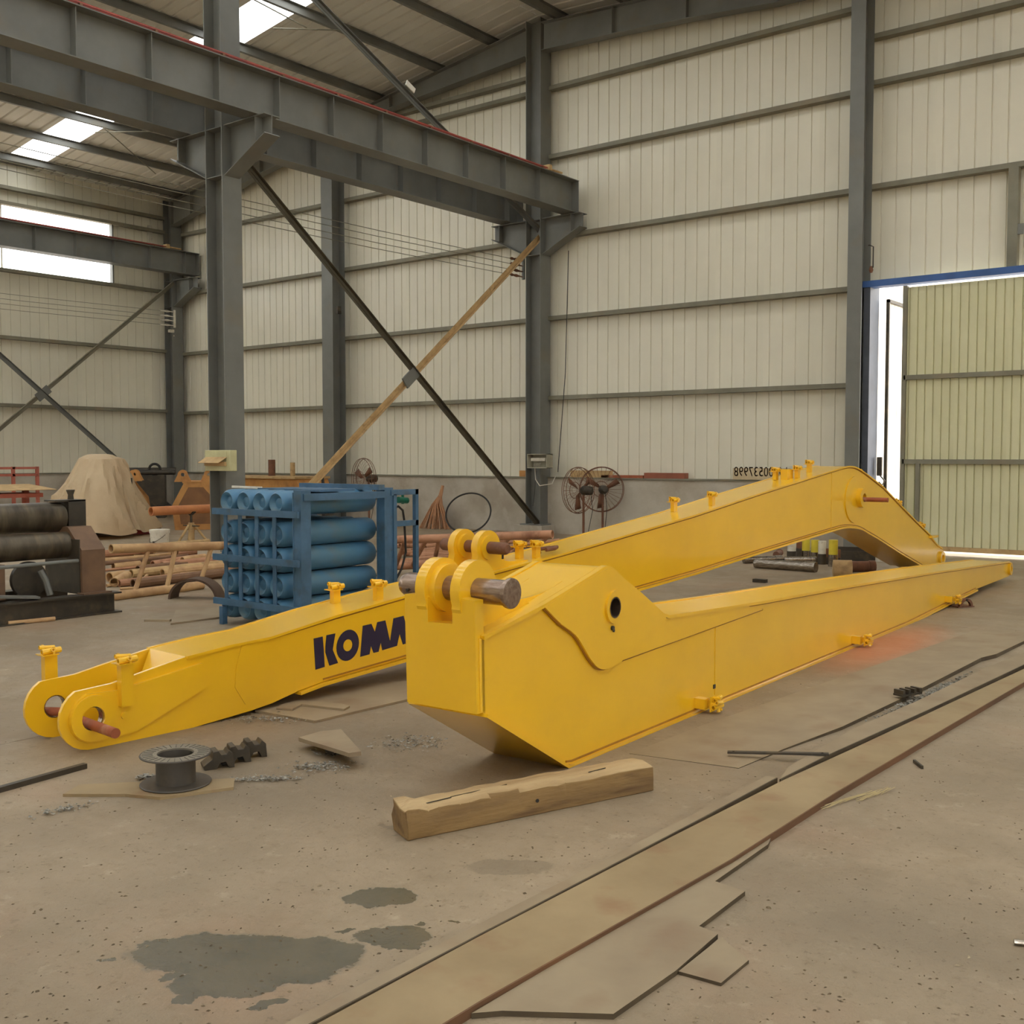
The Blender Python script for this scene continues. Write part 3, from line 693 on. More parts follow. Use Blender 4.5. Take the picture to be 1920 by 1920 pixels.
m = MB(); m.cyl((PA[0] - .06, .44, PA[1] - .02), (PA[0] - .045, .44, PA[1] - .02), .008, 8); m.build('pin_bolt', DARKST, arm)
for w_ in (-.10, -.30):
    m = MB(); m.prism([(-.52, .76), (-.52, .95)] + smoothline([(-.48, .88), (-.36, .84), (-.12, .845), (.08, .89)], 4) + [(.1, .86)], -w_ - .012, -w_ + .012, XZ); m.build('lug_gusset', Y_, arm)
# pivot doublers
dbl = [(-.235, .806), (.26, .925), (.33, .938), (.41, .915), (.50, .855), (.67, .768), (.93, .63), (.96, .607), (.63, .509), (.47, .442)] + smoothline([(.40, .430), (.31, .427), (.24, .447), (.17, .50), (.10, .575), (0.03, .64), (-.09, .705)], 3)
MB().prism([dbl, PH], 0, -.024, XZ).build('pivot_doubler', Y_, arm)
SEAM = pbr('ochre_edge_line', (176, 122, 24), (150, 98, 22), 8, .5)  # darker ochre beads drawn along the doubler and flange edges
MB().tube([(p[0], -.006, p[1]) for p in [(.67, .53)] + dbl[9:] + [dbl[0]]], .0075, 6).build('edge_bead', SEAM, arm)
MB().tube([(p[0], -.004, p[1]) for p in [(.47, .440), (1.2, .464), (2.32, .501)]], .006, 6).build('edge_bead', SEAM, arm)
MB().tube([(p[0], -.004, p[1]) for p in [(.62, .507), (.98, .604)]], .005, 6).build('edge_bead', SEAM, arm)
for nm_, pts_, par_ in (('a', [(p[0], p[1] - .018) for p in b_top2], boom), ('b', [(p[0], p[1] + .016) for p in b_bot[1:-1]], boom), ('c', [(p[0], p[1] - .014) for p in a_top[3:]], arm), ('d', [(p[0], p[1] + .014) for p in a_bot[:-1]], arm)):
    MB().tube([(p[0], -.001, p[1]) for p in pts_], .006, 5).build('edge_bead', SEAM, par_)
MB().prism([(.47, .442), (.63, .509), (.96, .607), (1.33, .588), (2.05, .556), (2.32, .503)], 0, -.011, XZ).build('doubler_plate', Y_, arm)
m = MB(); m.prism([circ(.385, .737, .085, 28), circ(.38, .735, .052, 24)], -.024, -.038, XZ); m.build('pivot_boss', Y_, arm)
m = MB(); m.lathe([(.055, -.040), (.048, -.040), (.048, .40), (.055, .40)], 24, lambda x, y, h: (.38 + x, h, .735 + y), False); m.build('pivot_bushing', pbr('dark_bronze_bush', (110, 92, 78), None, 5, .3, metal=.7), arm)
m = MB(); m.cyl((.37, -.018, .63), (.37, -.035, .63), .012, 10); m.cyl((.385, -.018, .615), (.385, -.03, .615), .008, 8); m.build('grease_fitting', DARKST, arm)
MB().box(1.62, 1.628, -.004, 0, .02, .53).build('weld_seam', Y_, arm)
m = MB(); m.box(1.60, 1.625, -.006, 0, .10, .125); m.build('stamp_mark', DARKST, arm)
#m = MB(); m.prism([(4.8, -.02), (5.6, -.34)] + [(5.66, -.34), (4.9, -.02)], .462, .468, XY); m.build('top_seam', Y_, arm) if False else None
# clamps low on the near side
for ax in (1.42, 4.15, 6.9):
    z = .06 if ax < 6 else .09
    o = link('hose_clamp', CLAMP, arm, (ax, -.005, z)); o.rotation_euler = (PI / 2, 0, 0)
    MB().box(ax - .075, ax - .015, -.07, 0, z - .03, z + .03).build('clamp_block', Y_, arm)
# tail boss
for wy, s in ((0, -1), (WA, 1)):
    MB().prism([circ(9.72, .15, .075, 20), circ(9.72, .15, .035, 16)], wy, wy + s * .03, XZ).build('tip_boss', Y_, arm)
# support trestle under the arm tail
p = GZ(1800, 1137)
t = thing('support_stand', 'small dark curved steel stand under the tail of the front arm', 'stand', (p.x, p.y, 0), 1.0)
for s in (-.09, .05):
    m = MB(); m.prism(arc_pts(0, 0.02, .15, 0, 180, 10) + arc_pts(0, 0.02, .10, 180, 0, 10), s, s + .03, XZ); m.v = [(v[0] * .55, v[1], max(0, v[2]) * .55) for v in m.v]; m.build('curved_rib', RUST, t)
MB().box(-.1, .1, -.09, .08, 0, .012).build('base_plate', RUST, t)
MB().cyl((0, -.1, .075), (0, .09, .075), .012, 10).build('cross_rod', DARKST, t)

# ================================================================== BLUE CYLINDER RACK
RY = 6.06
rack = thing('cylinder_rack', 'blue steel rack holding twenty lying gas cylinders, behind the yellow boom', 'rack', (-7.75, 6.6, 0))
def R(m, name, mt=BLUE, smooth=True):
    m.v = [(v[0] + 7.75, v[1] - 6.6, v[2]) for v in m.v]; return m.build(name, mt, rack, smooth=smooth)
rx0 = GY(412, 960, RY).x; zt = 1.20
for (x, y) in ((-7.05, RY + .03), (-7.05, 7.08), (rx0 - .04, 7.16)):
    m = MB(); m.box(x - .045, x + .045, y - .055, y + .055, 0, zt + .02); m.box(x - .055, x - .045, y - .06, y + .06, 0, zt); R(m, 'post')
R(MB().box(rx0 + .08, rx0 + .13, RY - .08, RY - .03, 0, zr[2] if 0 else .16), 'leg')
zr = [GY(475, y, RY - .02).z for y in (961, 1049, 1133)]
for z in zr: R(MB().box(rx0 - .02, -7.0, RY - .07, RY - .045, z - .028, z + .028), 'face_rail')
for px in (424, 451, 482, 515):
    X = GY(px, 1050, RY - .04).x; R(MB().box(X - .022, X + .022, RY - .045, RY - .035, zr[2], zr[0]), 'face_bar')
R(MB().box(-7.04, -6.99, RY, 7.05, zt - .07, zt - .01), 'side_rail'); R(MB().box(-7.04, -6.99, RY, 7.05, .02, .07), 'side_rail')
R(MB().box(-7.9, -7.05, 6.3, 6.7, zt, zt + .02), 'top_strap'); R(MB().box(rx0, -8.15, 6.2, 6.8, zt - .02, zt), 'top_strap', GREENM)
R(MB().box(rx0 + .05, -7.0, 6.95, 7.02, zt, zt + .05), 'top_rail'); R(MB().box(rx0, -7.0, 6.5, 7.0, .03, .06), 'floor_plate')
R(MB().box(rx0 - .08, rx0 - .03, RY + .5, 7.05, zt - .07, zt - .01), 'side_rail'); R(MB().bar((rx0, 6.2, zt + .03), (-7.9, 6.35, zt + .02), .02, .02), 'top_rod', WHITE)
# guard frame at the valve end
y9 = 7.46
R(MB().box(-7.03, -6.99, 7.1, y9, 1.15, 1.2), 'guard_rail'); R(MB().box(-7.03, -6.99, y9 - .04, y9, 0, 1.2), 'guard_post'); R(MB().box(-7.03, -6.99, 7.13, 7.17, 0, 1.16), 'guard_post')
R(MB().box(-7.03, -6.99, 7.17, y9, .86, .91), 'guard_rail')
R(MB().tube([(-7.1, 7.22, .1), (-7.1, 7.22, .98)], .014, 8), 'manifold_pipe', PINK)
R(MB().tube([(-7.1, 7.24, 1.02), (-7.1, 7.30, 1.04), (-7.1, 7.36, 1.0), (-7.1, 7.38, .9), (-7.1, 7.40, .6), (-7.1, 7.34, .45), (-7.1, 7.22, .3)], .011, 7), 'hose', RUBBER)
R(MB().cyl((-7.2, 7.27, .70), (-7.2, 7.27, .98), .06, 14), 'filter_can', TANBR)
m = MB(); m.cyl((-7.1, 7.3, 1.1), (-7.1, 7.42, 1.09), .03, 12); m.cyl((-7.1, 7.36, 1.06), (-7.1, 7.36, 1.15), .014, 8); R(m, 'valve_body', GREENM)
for k in range(8): R(MB().cyl((-7.15, 7.12, .15 + .13 * k), (-7.06, 7.2, .15 + .13 * k), .022, 8), 'valve_knob', CHROME if k % 2 else DARKST)
cyl0 = None
prof = [(a_, b_ * 1.1) for a_, b_ in ((.0, .03), (.045, .035), (.065, .012), (.085, .0), (.103, .022), (.110, .06), (.110, .97), (.10, 1.0), (.06, 1.02), (.03, 1.03), (.028, 1.05))]
rowz = [GY(475, y, RY).z for y in (942, 1000, 1047, 1095, 1142)]
rown = ('top row', 'second row', 'third row', 'fourth row', 'bottom row'); coln = ('leftmost', 'second from left', 'third from left', 'rightmost')
for r, z in enumerate(rowz):
    for c, px in enumerate((429, 460, 490, 521)):
        X = GY(px, 1000, RY).x; lab = 'worn blue gas cylinder, %s place in the %s of the rack' % (coln[c], rown[r])
        if cyl0 is None:
            cyl0 = thing('gas_cylinder', lab, 'gas cylinder', (X, RY - .02, z), 0, 'gas cylinders in the blue rack')
            b_ = MB().lathe(prof, 22, lambda x, y, h: (x, h, y)).build('body', CYLB, cyl0)
            v_ = MB().cyl((0, 1.14, 0), (0, 1.19, 0), .016, 8).build('valve', CHROME, cyl0)
        else:
            t = thing('gas_cylinder', lab, 'gas cylinder', (X, RY - .02, z), 0, 'gas cylinders in the blue rack')
            for q in (b_, v_):
                d = q.copy(); COL.objects.link(d); d.parent = t
                if q is b_: d.rotation_euler = (0, 0, 0)

# ================================================================== ROLLER MACHINE (far left)
t = thing('plate_rolling_machine', 'heavy brown plate rolling machine with two thick rolls at left edge', 'machine', (-9.9, 5.66, 0))
def Q(m, name, mt=DARKST): m.v = [(v[0] + 9.9, v[1] - 6.0, v[2]) for v in m.v]; return m.build(name, mt, t)
for X in (-9.5, -10.35):
    m = MB(); hsec(m, X - .08, X + .08, 3.2, 6.15, 0, .2, web='x'); m = MB(); m.box(X - .08, X + .08, 3.2, 6.2, 0, .015); m.box(X - .08, X + .08, 3.2, 6.2, .185, .2); m.box(X - .01, X + .03, 3.2, 6.15, .015, .185); Q(m, 'base_beam')
BRN = pbr('brown_machine_paint', (124, 94, 68), (104, 78, 58), 4, .6)
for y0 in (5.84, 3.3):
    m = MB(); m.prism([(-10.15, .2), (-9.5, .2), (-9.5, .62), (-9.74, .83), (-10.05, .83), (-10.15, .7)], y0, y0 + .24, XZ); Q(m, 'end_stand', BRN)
    Q(MB().box(-10.15, -9.53, y0 - .012, y0, .2, .72), 'dark_inner_plate')  # dark plate covering most of the stand's inner face
    Q(MB().box(-9.56, -9.44, y0 - .02, y0 + .27, .2, .215), 'foot_plate', BRN)
def yy(px, X): return GX(px, 960, X).y
Q(MB().lathe([(.05, -2.7), (.145, -2.68), (.145, -.32), (.13, -.29), (.06, -.28), (.06, -.14)], 32, lambda x, y, h: (-9.95 + x, 6.18 + h, .92 + y)), 'upper_roll', ROLL)
Q(MB().lathe([(.05, -2.6), (.125, -2.58), (.125, -.1), (.06, -.06), (.06, 0)], 32, lambda x, y, h: (-9.78 + x, 5.95 + h, .66 + y)), 'lower_roll', ROLL)
m = MB(); m.box(-10.06, -9.86, 5.92, 6.10, .80, 1.08); m.box(-10.06, -9.86, 5.78, 6.10, 1.07, 1.085); Q(m, 'bearing_block')
Q(MB().lathe([(.03, 1.085), (.025, 1.13), (.04, 1.17), (.04, 1.18)], 14, lambda x, y, h: (-9.96 + x, 6.0 + y, h)), 'screw_jack')
Q(MB().cyl((-9.55, 3.3, .50), (-9.55, 5.9, .52), .018, 10), 'tie_rod', STEEL)
Q(MB().box(-10.0, -9.7, 5.0, 5.2, .2, .52), 'inner_post', BRN)
m = MB(); m.prism([(4.0, .2), (4.9, .2), (4.95, .32), (4.5, .36), (4.05, .3)], -9.95, -9.6, YZ); Q(m, 'gearbox')
Q(MB().lathe([(.02, 0), (.17, .01), (.17, .06), (.02, .07)], 24, lambda x, y, h: (-9.72 - h, 5.45 + x, .36 + y)), 'gear')
Q(MB().bar((-9.62, 4.6, .3), (-9.5, 5.4, .22), .12, .02), 'splash_plate', STEEL)
Q(MB().tube([(-9.6, 5.48, .45), (-9.58, 5.52, .36), (-9.56, 5.55, .22)], .03, 8), 'lever', STEEL)
Q(MB().cyl((-9.75, 3.4, .40), (-9.75, 4.4, .40), .12, 16), 'motor')

# ================================================================== PIPES AND FRAMES BEHIND
def pipe(p, q, r, label, mt=PIPE, group=None, name='steel_pipe', cat='pipe', hollow=True, n=14):
    p, q = Vector(p), Vector(q); o = MB().tube([Vector((0, 0, 0)), q - p], r, n, True, r * .8 if hollow else None).build(name, mt, None, p)
    return tag(o, label, cat, group)
def ladder(label, A, B, rungs, r0, r1, mt, name='welded_pipe_ladder'):
    t = thing(name, label, 'frame', tuple(B[0])); o = Vector(B[0])
    for P_ in (A, B): MB().tube([Vector(P_[0]) - o, Vector(P_[1]) - o], r0, 14, True, r0 * .8).build('rail_pipe', mt, t)
    for u0, u1 in rungs:
        a = Vector(A[0]).lerp(Vector(A[1]), u0); b = Vector(B[0]).lerp(Vector(B[1]), u1); MB().tube([a - o, b - o], r1, 10).build('rung', mt, t)
    return t
ladder('tan welded pipe frame with slanted rungs beside the rolling machine', (GX(208, 1029, -10.35), GX(424, 1023, -10.35)), ((-10.25, 6.25, .045), (-10.35, 7.45, .045)),
       [(.31, .24), (.54, .59), (.865, .97)], .05, .026, PIPE)
PIPED = pbr('dark_brown_pipe', (136, 102, 74), (110, 80, 58), 3, .7)
LAB1 = 'dusty brown steel pipe in the pile between rolling machine and blue rack'
LAB2 = 'red-brown steel pipe in the pile behind the blue rack'
rnd = random.Random(3)
for i in range(34):
    X = -10.9 - rnd.random() * 3.6; y0 = 6.6 + rnd.random() * 1.8 + (-(X + 10.9)) * .35; L_ = 1.2 + rnd.random() * 2.4; r = rnd.choice((.018, .025, .03, .045, .055)); a = rnd.uniform(-.12, .12)
    z = r + (rnd.random() * .10 if i % 2 else 0)
    if X - abs(a * L_) < -12.4 and X + abs(a * L_) > -13.2 and y0 < 10.1 and y0 + L_ > 9.2: L_ = max(.5, 9.15 - y0)
    pipe((X, y0, z), (X + a * L_, y0 + L_, z + rnd.uniform(0, .03)), r, LAB1, (PIPE, PIPER, PIPE, TANBR, PIPED)[i % 5], 'brown pipes piled on the floor at left', n=10)
for (px, py, qx, qy, r) in ((212, 1062, 262, 1058, .05), (205, 1082, 232, 1078, .06), (214, 1092, 238, 1078, .055), (200, 1098, 222, 1096, .02), (262, 1094, 276, 1078, .02), (225, 1104, 260, 1102, .015)):
    p, q = GZ(px, py, r), GZ(qx, qy, r); pipe(p, q, r, 'short dusty pipe offcut lying at the near edge of the left pile', PIPE, 'pipe offcuts at left')
# channel beam in the pile
p, q = GZ(395, 1078, .05), GZ(470, 1070, .05)
m = MB(); d = (q - p); m.bar((0, 0, 0), d, .03, .1); m.bar((0, 0, .05), d + Vector((0, 0, .05)), .1, .012); tag(m.build('channel_offcut', PIPER, None, p), 'brown channel offcut lying behind the curved half ring', 'channel')
m = MB(); m.box(-.12, .12, -.1, .1, 0, .28); o = m.build('concrete_block', MASON, None, GZ(392, 1062)); o.rotation_euler = (0, 0, .5); tag(o, 'small grey block standing among pipes left of the blue rack', 'block')
# half ring shell
p = GZ(368, 1122); t = thing('half_ring', 'dark curved half ring of steel plate standing on its ends before the pipe pile', 'ring', (p.x, p.y, 0), .55)
m = MB(); m.prism(arc_pts(0, 0, .27, 0, 180, 20) + arc_pts(0, 0, .245, 180, 0, 20), -.10, .12, XZ); m.v = [(v[0], v[1], v[2] * .82) for v in m.v]; m.build('shell', pbr('dark_brown_shell', (92, 70, 54), (74, 56, 44), 4, .6), t)
# right pile, beyond the rack
for i in range(22):
    px = 742 + rnd.random() * 60; py = 1022 + rnd.random() * 34; qx = px + 70 + rnd.random() * 170; qy = py - 2 - rnd.random() * 14
    r = rnd.choice((.02, .025, .035)); z = r + rnd.random() * .03
    p, q = GZ(px, py, z), GZ(min(qx, 1035), max(qy, 1008), z); pipe(p, q, r, LAB2, PIPER, 'red-brown pipes piled behind the blue rack', n=10)
ladder('long red-brown pipe frame with slanted rungs behind the boom lugs', (GZ(738, 1012, .5), GZ(1036, 1002, .62)), (GZ(742, 1062, .1), GZ(985, 1048, .1)),
       [(.08, .0), (.22, .12), (.3, .28), (.42, .40), (.75, .7), (.86, .84), (.98, 1.0)], .05, .028, PIPER)
m = MB()
for k in range(5): m.tube([(rnd.uniform(-.3, 0), rnd.uniform(-.1, .1), .02 + .05 * k), (.5 + rnd.random() * .3, .3 + rnd.uniform(-.1, .1), .1 + .06 * k)], .022, 8)
o = m.build('rod_bundle', PIPER, None, GZ(958, 1012, .3)); o['kind'] = 'stuff'; tag(o, 'bundle of bent brown rods leaning before the back column foot', 'rods')
o.location.z = 0.03
# straw broom on wall
p = GY(820, 1000, 16.9); t = thing('twig_broom', 'brown twig broom leaning upside down against the back wall', 'broom', (p.x, p.y, 0))
m = MB(); rb2 = random.Random(5)
for k in range(90):
    a = rb2.random() * 2 * PI; rr = rb2.random() ** .5 * .46; m.tube([(rr * math.cos(a), rr * .35 * math.sin(a) - .1, .0), (rr * .28 * math.cos(a), .1 * math.sin(a), .50), (rr * .1 * math.cos(a) + .03, .06, .70)], [.007, .012, .006], 4)
b_ = m.build('bristles', BRUSH, t); b_['kind'] = 'stuff'
MB().tube([(.0, 0, .4), (.05, .12, .90)], [.06, .03], 10).build('handle', BRUSH, t)
# wall hoop
p = GY(878, 975, 16.5); t = MB().tube([(0.46 * math.cos(a), 0, .46 * math.sin(a)) for a in [2 * PI * k / 48 for k in range(48)]], .017, 8, closed=True).build('steel_hoop', RUBBER, None, (p.x, 16.5, .385)); t.rotation_euler = (-.58, 0, .45); tag(t, 'thin dark hoop leaning towards the back wall beside the twig broom', 'hoop')

# ---- pedestal fans
def fan(pos, rz, label, h=.90):
    t = thing('pedestal_fan', label, 'fan', pos, rz, 'pedestal fans by the back wall')
    MB().cyl((0, 0, .03), (0, 0, h - .06), .022, 12).build('pole', RUST, t)
    MB().lathe([(.22, 0), (.22, .02), (.05, .05), (.04, .06)], 20).build('base', DARKST, t)
    MB().lathe([(.03, -.2), (.075, -.17), (.085, -.08), (.085, 0), (.06, .04), (.02, .06)], 18, lambda x, y, q: (x, q, h + y)).build('motor', DARKST, t)
    cage = MB(); R0 = .42
    for rr, yy_ in ((R0, .12), (R0 * .97, .17), (R0 * .97, .07), (R0 * .35, .2)):
        cage.tube([(rr * math.cos(a), yy_, h + rr * math.sin(a)) for a in [2 * PI * k / 40 for k in range(40)]], .006, 5, closed=True)
    for k in range(28):
        a = 2 * PI * k / 28; cage.tube([(.05 * math.cos(a), .21, h + .05 * math.sin(a)), (.3 * math.cos(a), .20, h + .3 * math.sin(a)), (R0 * math.cos(a), .12, h + R0 * math.sin(a))], .0022, 3, caps=False)
        cage.tube([(.05 * math.cos(a), .04, h + .05 * math.sin(a)), (R0 * math.cos(a), .12, h + R0 * math.sin(a))], .0022, 3, caps=False)
    cage.build('cage', RUST, t)
    for k in range(3):
        a = .5 + 2 * PI * k / 3; ca, sa = math.cos(a), math.sin(a); m = MB()
        m.add([(.04 * ca, .10, h + .04 * sa), (.33 * ca - .05 * sa, .09, h + .33 * sa + .05 * ca), (.36 * ca + .07 * sa, .14, h + .36 * sa - .07 * ca), (.10 * ca + .05 * sa, .13, h + .10 * sa - .05 * ca)], [(0, 1, 2, 3)]); b = m.build('blade', RUST, t)
        b.modifiers.new('s', 'SOLIDIFY').thickness = .004
    MB().tube([(.02, -.15, h - .05), (.05, -.17, h - .35), (.03, -.1, h - .7), (.06, -.04, .05)], .006, 5).build('cord', RUBBER, t)
    return t
pa = GY(1094, 960, 16.1); fan((pa.x, pa.y, 0), 1.5, 'pedestal fan turned edge-on, nearest the column with the open switch box')
pb = GY(1130, 960, 16.75); fan((pb.x, pb.y, 0), .75, 'pedestal fan with wide open cage, right one of the pair behind the boom')
pc = GY(692, 960, 15.6); fan((pc.x, pc.y, 0), 2.9, 'pedestal fan showing only its cage above the blue cylinder rack', 1.06)

# ---- switch boxes on the columns
def vb(m, name, mt, par, off): m.v = [(v[0] - off[0], v[1] - off[1], v[2] - off[2]) for v in m.v]; return m.build(name, mt, par)
Y1 = 9.5
xa, xb = GY(384, 860, Y1 - .12).x, GY(431, 860, Y1 - .12).x; z0, z1 = GY(405, 883, Y1 - .12).z, GY(405, 844, Y1 - .12).z
t = thing('switch_box', 'cream switch box with a tan flap, on the nearest tall column', 'box', ((xa + xb) / 2, Y1, (z0 + z1) / 2)); of = t.location
m = MB(); m.box(xa, xb, Y1 - .12, Y1 - .001, z0, z1); bevel(vb(m, 'case', BOXM, t, of), .006)
vb(MB().box(xa + .03, xb - .07, Y1 - .125, Y1 - .12, z0 + .02, z1 - .02), 'door_panel', BOXM, t, of)
zm = (z0 + z1) / 2
vb(MB().add([(xa + .0, Y1 - .24, zm - .03), (xb - .10, Y1 - .24, zm - .03), (xb - .06, Y1 - .125, zm + .05), (xa + .03, Y1 - .125, zm + .05), (xa + .0, Y1 - .24, zm - .036), (xb - .10, Y1 - .24, zm - .036), (xb - .06, Y1 - .125, zm + .044), (xa + .03, Y1 - .125, zm + .044)], [(0, 1, 2, 3), (4, 7, 6, 5), (0, 4, 5, 1), (1, 5, 6, 2)]), 'flap', TANBR, t, of)
vb(MB().box(xa + .04, xb - .07, Y1 - .16, Y1 - .125, zm - .075, zm - .02), 'meter', TANBR, t, of)
Y2 = 16.95
xa, xb = GY(988, 865, Y2 - .2).x, GY(1025, 865, Y2 - .2).x; z0, z1 = GY(1005, 878, Y2 - .2).z, GY(1005, 851, Y2 - .2).z
t = thing('switch_box', 'open grey switch box with white breakers, on the back column', 'box', ((xa + xb) / 2, Y2, (z0 + z1) / 2)); of = t.location
m = MB(); m.box(xa, xb, Y2 - .02, Y2 - .001, z0, z1)
for a in ((xa, xa + .015, z0, z1), (xb - .015, xb, z0, z1), (xa, xb, z0, z0 + .015), (xa, xb, z1 - .015, z1)): m.box(a[0], a[1], Y2 - .2, Y2 - .02, a[2], a[3])
vb(m, 'case', pbr('grey_box_paint', (176, 170, 148), None, 5, .5), t, of)
vb(MB().box(xa + .05, xb - .08, Y2 - .14, Y2 - .02, (z0 + z1) / 2, (z0 + z1) / 2 + .06), 'breaker', WHITE, t, of)
m = MB()
for k in range(6): m.tube([(xa + .05 + .03 * k, Y2 - .06, z0 + .03), (xa + .07 + .03 * k, Y2 - .09, z0 + .07), (xa + .05 + .035 * k, Y2 - .05, z0 + .1)], .005, 5)
o = vb(m, 'loose_wires', WHITE, t, of); o['kind'] = 'stuff'
vb(MB().tube([(xa + .08, Y2 - .05, z0), (xa + .12, Y2 - .08, z0 - .22), (xa + .22, Y2 - .08, z0 - .34), (xb + .02, Y2 - .05, z0 - .3), (xb + .08, Y2 + .02, z0 - .1)], .009, 6), 'cable', WHITE, t, of)
vb(MB().tube([(xa + .0, Y2 + .1, z0 - .05), (xa - .04, Y2 + .1, z0 - .5), (xa - .08, Y2 + .1, z0 - .75)], .005, 5), 'drop_cable', RUBBER, t, of)
o = MB().box(-.11, .08, -.06, .06, 0, .12).build('small_carton', ORANGE, None, (GY(984, 888, 17.25).x, 17.27, 1.11)); tag(o, 'small orange carton on the masonry ledge left of the back column', 'carton')
for lab, px, X, z in (('loose dark cable hanging down the wall right of the back column', 1063, 0, 0),):
    a, b, c = GY(1066, 470, 17.15), GY(1060, 700, 17.15), GY(1046, 885, 17.15)
    tag(MB().tube([Vector((0, 0, 0)), b - a, (c - a)], .008, 5).build('hanging_cable', RUBBER, None, a), lab, 'cable')
a, b, c = GX(386, 330, -13.0), GX(397, 345, -12.99), GX(400, 385, -12.99)
# wall lamp brackets and odds
p = GY(1630, 490, 16.95); t = thing('wall_bracket', 'small dark lamp bracket on the column above the doorway', 'bracket', p)
MB().tube([(-.02, 0, .25), (0, 0, .25), (.06, 0, .22), (.06, 0, -.1), (.0, 0, -.14)], .01, 6).build('arm_rod', DARKST, t); MB().lathe([(.02, -.18), (.035, -.14), (.02, -.08)], 10, lambda x, y, h: (.03 + x, y, h)).build('lamp_holder', RUST, t)
p = GY(638, 582, 16.8); tag(MB().box(-.03, .03, -.1, .0, -.08, .08).build('wall_socket', DARKST, None, p), 'tiny dark box on the wind column near the crossing braces', 'box')
p = GY(326, 622, 16.85); t = thing('camera_fixture', 'small white lamp fixture on the far left corner column', 'lamp', p)
MB().box(-.08, .02, -.12, 0, -.02, .05).build('housing', WHITE, t); MB().bar((0, 0, -.1), (.15, -.1, -.13), .02, .02).build('bracket', WHITE, t)

# ---- ledge sheets and mirrored number board
def ledge_box(px0, px1, h, mt, label, name):
    a, b = GY(px0, 892, 17.2).x, GY(px1, 892, 17.2).x
    tag(MB().box(0, b - a, -.0, .14, 0, h).build(name, mt, None, (a, 17.19, 1.111)), label, 'board')
ledge_box(1070, 1142, .13, TANBR, 'tan board standing on the masonry ledge behind the fans', 'board')
ledge_box(1128, 1206, .05, PINK, 'thin orange strip on the masonry ledge right of the fans', 'strip')
ledge_box(1208, 1284, .10, pbr('red_brown_board', (160, 92, 66), None, 3, .6), 'red-brown box section on the masonry ledge behind the boom', 'board')
sx0, sx1 = GY(1372, 890, 17.1).x, GY(1480, 890, 17.1).x; sz0, sz1 = 1.115, GY(1420, 878, 17.1).z
t = thing('number_board', 'pale board with a mirrored stencilled number standing on the masonry ledge', 'sign', ((sx0 + sx1) / 2, 17.14, 1.113))
BRD = pbr('pale_board', (206, 186, 150), (190, 170, 132), 3, .6); W_ = sx1 - sx0
m = MB(); m.box(-W_ / 2, W_ / 2, 0, .01, 0, sz1 - 1.113); m.build('board', BRD, t)
cu = bpy.data.curves.new('digits', 'FONT'); cu.body = '14000537998'; cu.size = .23; cu.align_x = 'CENTER'; cu.extrude = .001; cu.space_character = 1.05
to = bpy.data.objects.new('digits_curve', cu); COL.objects.link(to)
dg = bpy.context.evaluated_depsgraph_get(); me = bpy.data.meshes.new_from_object(to.evaluated_get(dg)); bpy.data.objects.remove(to)
wd = max(v.co.x for v in me.vertices) - min(v.co.x for v in me.vertices); f = (W_ * .92) / wd
for v in me.vertices: v.co = Vector((-v.co.x * f, -.002 - abs(v.co.z), v.co.y * 1.0 + .06))
me.materials.append(pbr('grey_brown_stencil', (118, 96, 76), None, 5, .7)); link('digits', me, t)

# ---- things by the far end of the boom
def rod(pa_, pb_, r, label, mt=CHROME, name='steel_shaft', group='machined shafts lying by the door'):
    p, q = GZ(pa_[0], pa_[1], r), GZ(pb_[0], pb_[1], r); t = thing(name, label, 'shaft', p, 0, group); d = q - p
    MB().tube([Vector((0, 0, 0)), d * .04, d * .041, d * .82, d * .821, d], [r * .9, r, r, r, r * 1.12, r * 1.12], 16).build('shaft_body', mt, t); return t
rod((1416, 1056), (1530, 1064), .065, 'longest bright shaft lying in front under the boom')
rod((1394, 1050), (1465, 1048), .05, 'bright shaft lying behind the longest one')
rod((1578, 1062), (1640, 1062), .07, 'short brown shaft lying right of the standing pins', RUST)
rod((1470, 1050), (1530, 1050), .05, 'bright shaft lying behind the standing pins, partly hidden')
rod((1455, 1040), (1462, 1036), .05, 'short brown tube lying end-on behind the shafts', RUST)
o = MB().cyl((0, 0, 0), (.2, .1, 0), .11, 18).build('round_billet', TANBR, None, GZ(1562, 1066, .11)); tag(o, 'stubby tan round billet lying before the standing pins', 'billet')
pins = ((1484, 1050, 1012, .085, 0, 'pair of stacked pins with pale upper part, leftmost standing'), (1500, 1044, 1008, .075, 1, 'brown standing pin behind the leftmost one'), (1511, 1050, 1010, .08, 2, 'standing pin wrapped in yellow and white'),
        (1528, 1054, 1012, .08, 2, 'standing pin with yellow tape at mid height'), (1541, 1058, 1014, .075, 0, 'pale standing pin with brown foot in the middle'), (1551, 1058, 1028, .045, 1, 'thin dark standing pin'),
        (1562, 1062, 1012, .085, 2, 'widest yellow-taped standing pin at the right'), (1571, 1058, 1030, .05, 1, 'slim brown standing pin at the far right'))
for px, yb, yt, r, kd, lab in pins:
    p = GZ(px, yb); dep = (p - EYE).dot(FW); h = 1.5 - (yt - 857) / FPX * dep; t = thing('standing_pin', lab + ', under the boom knee', 'pin', p, 0, 'machined pins standing under the boom knee')
    mts = ((CHROME, DARKST), (RUST, DARKST), (TAPE, CHROME))[kd]
    MB().cyl((0, 0, 0), (0, 0, h * .45), r * .8, 16).build('lower_part', mts[1], t); MB().cyl((0, 0, h * .45), (0, 0, h), r * .72, 16).build('upper_part', WHITE if kd == 0 else mts[0], t)
p = GZ(1600, 1050); t = thing('open_crate', 'low dark open tray behind the short brown shaft', 'tray', p, .3)
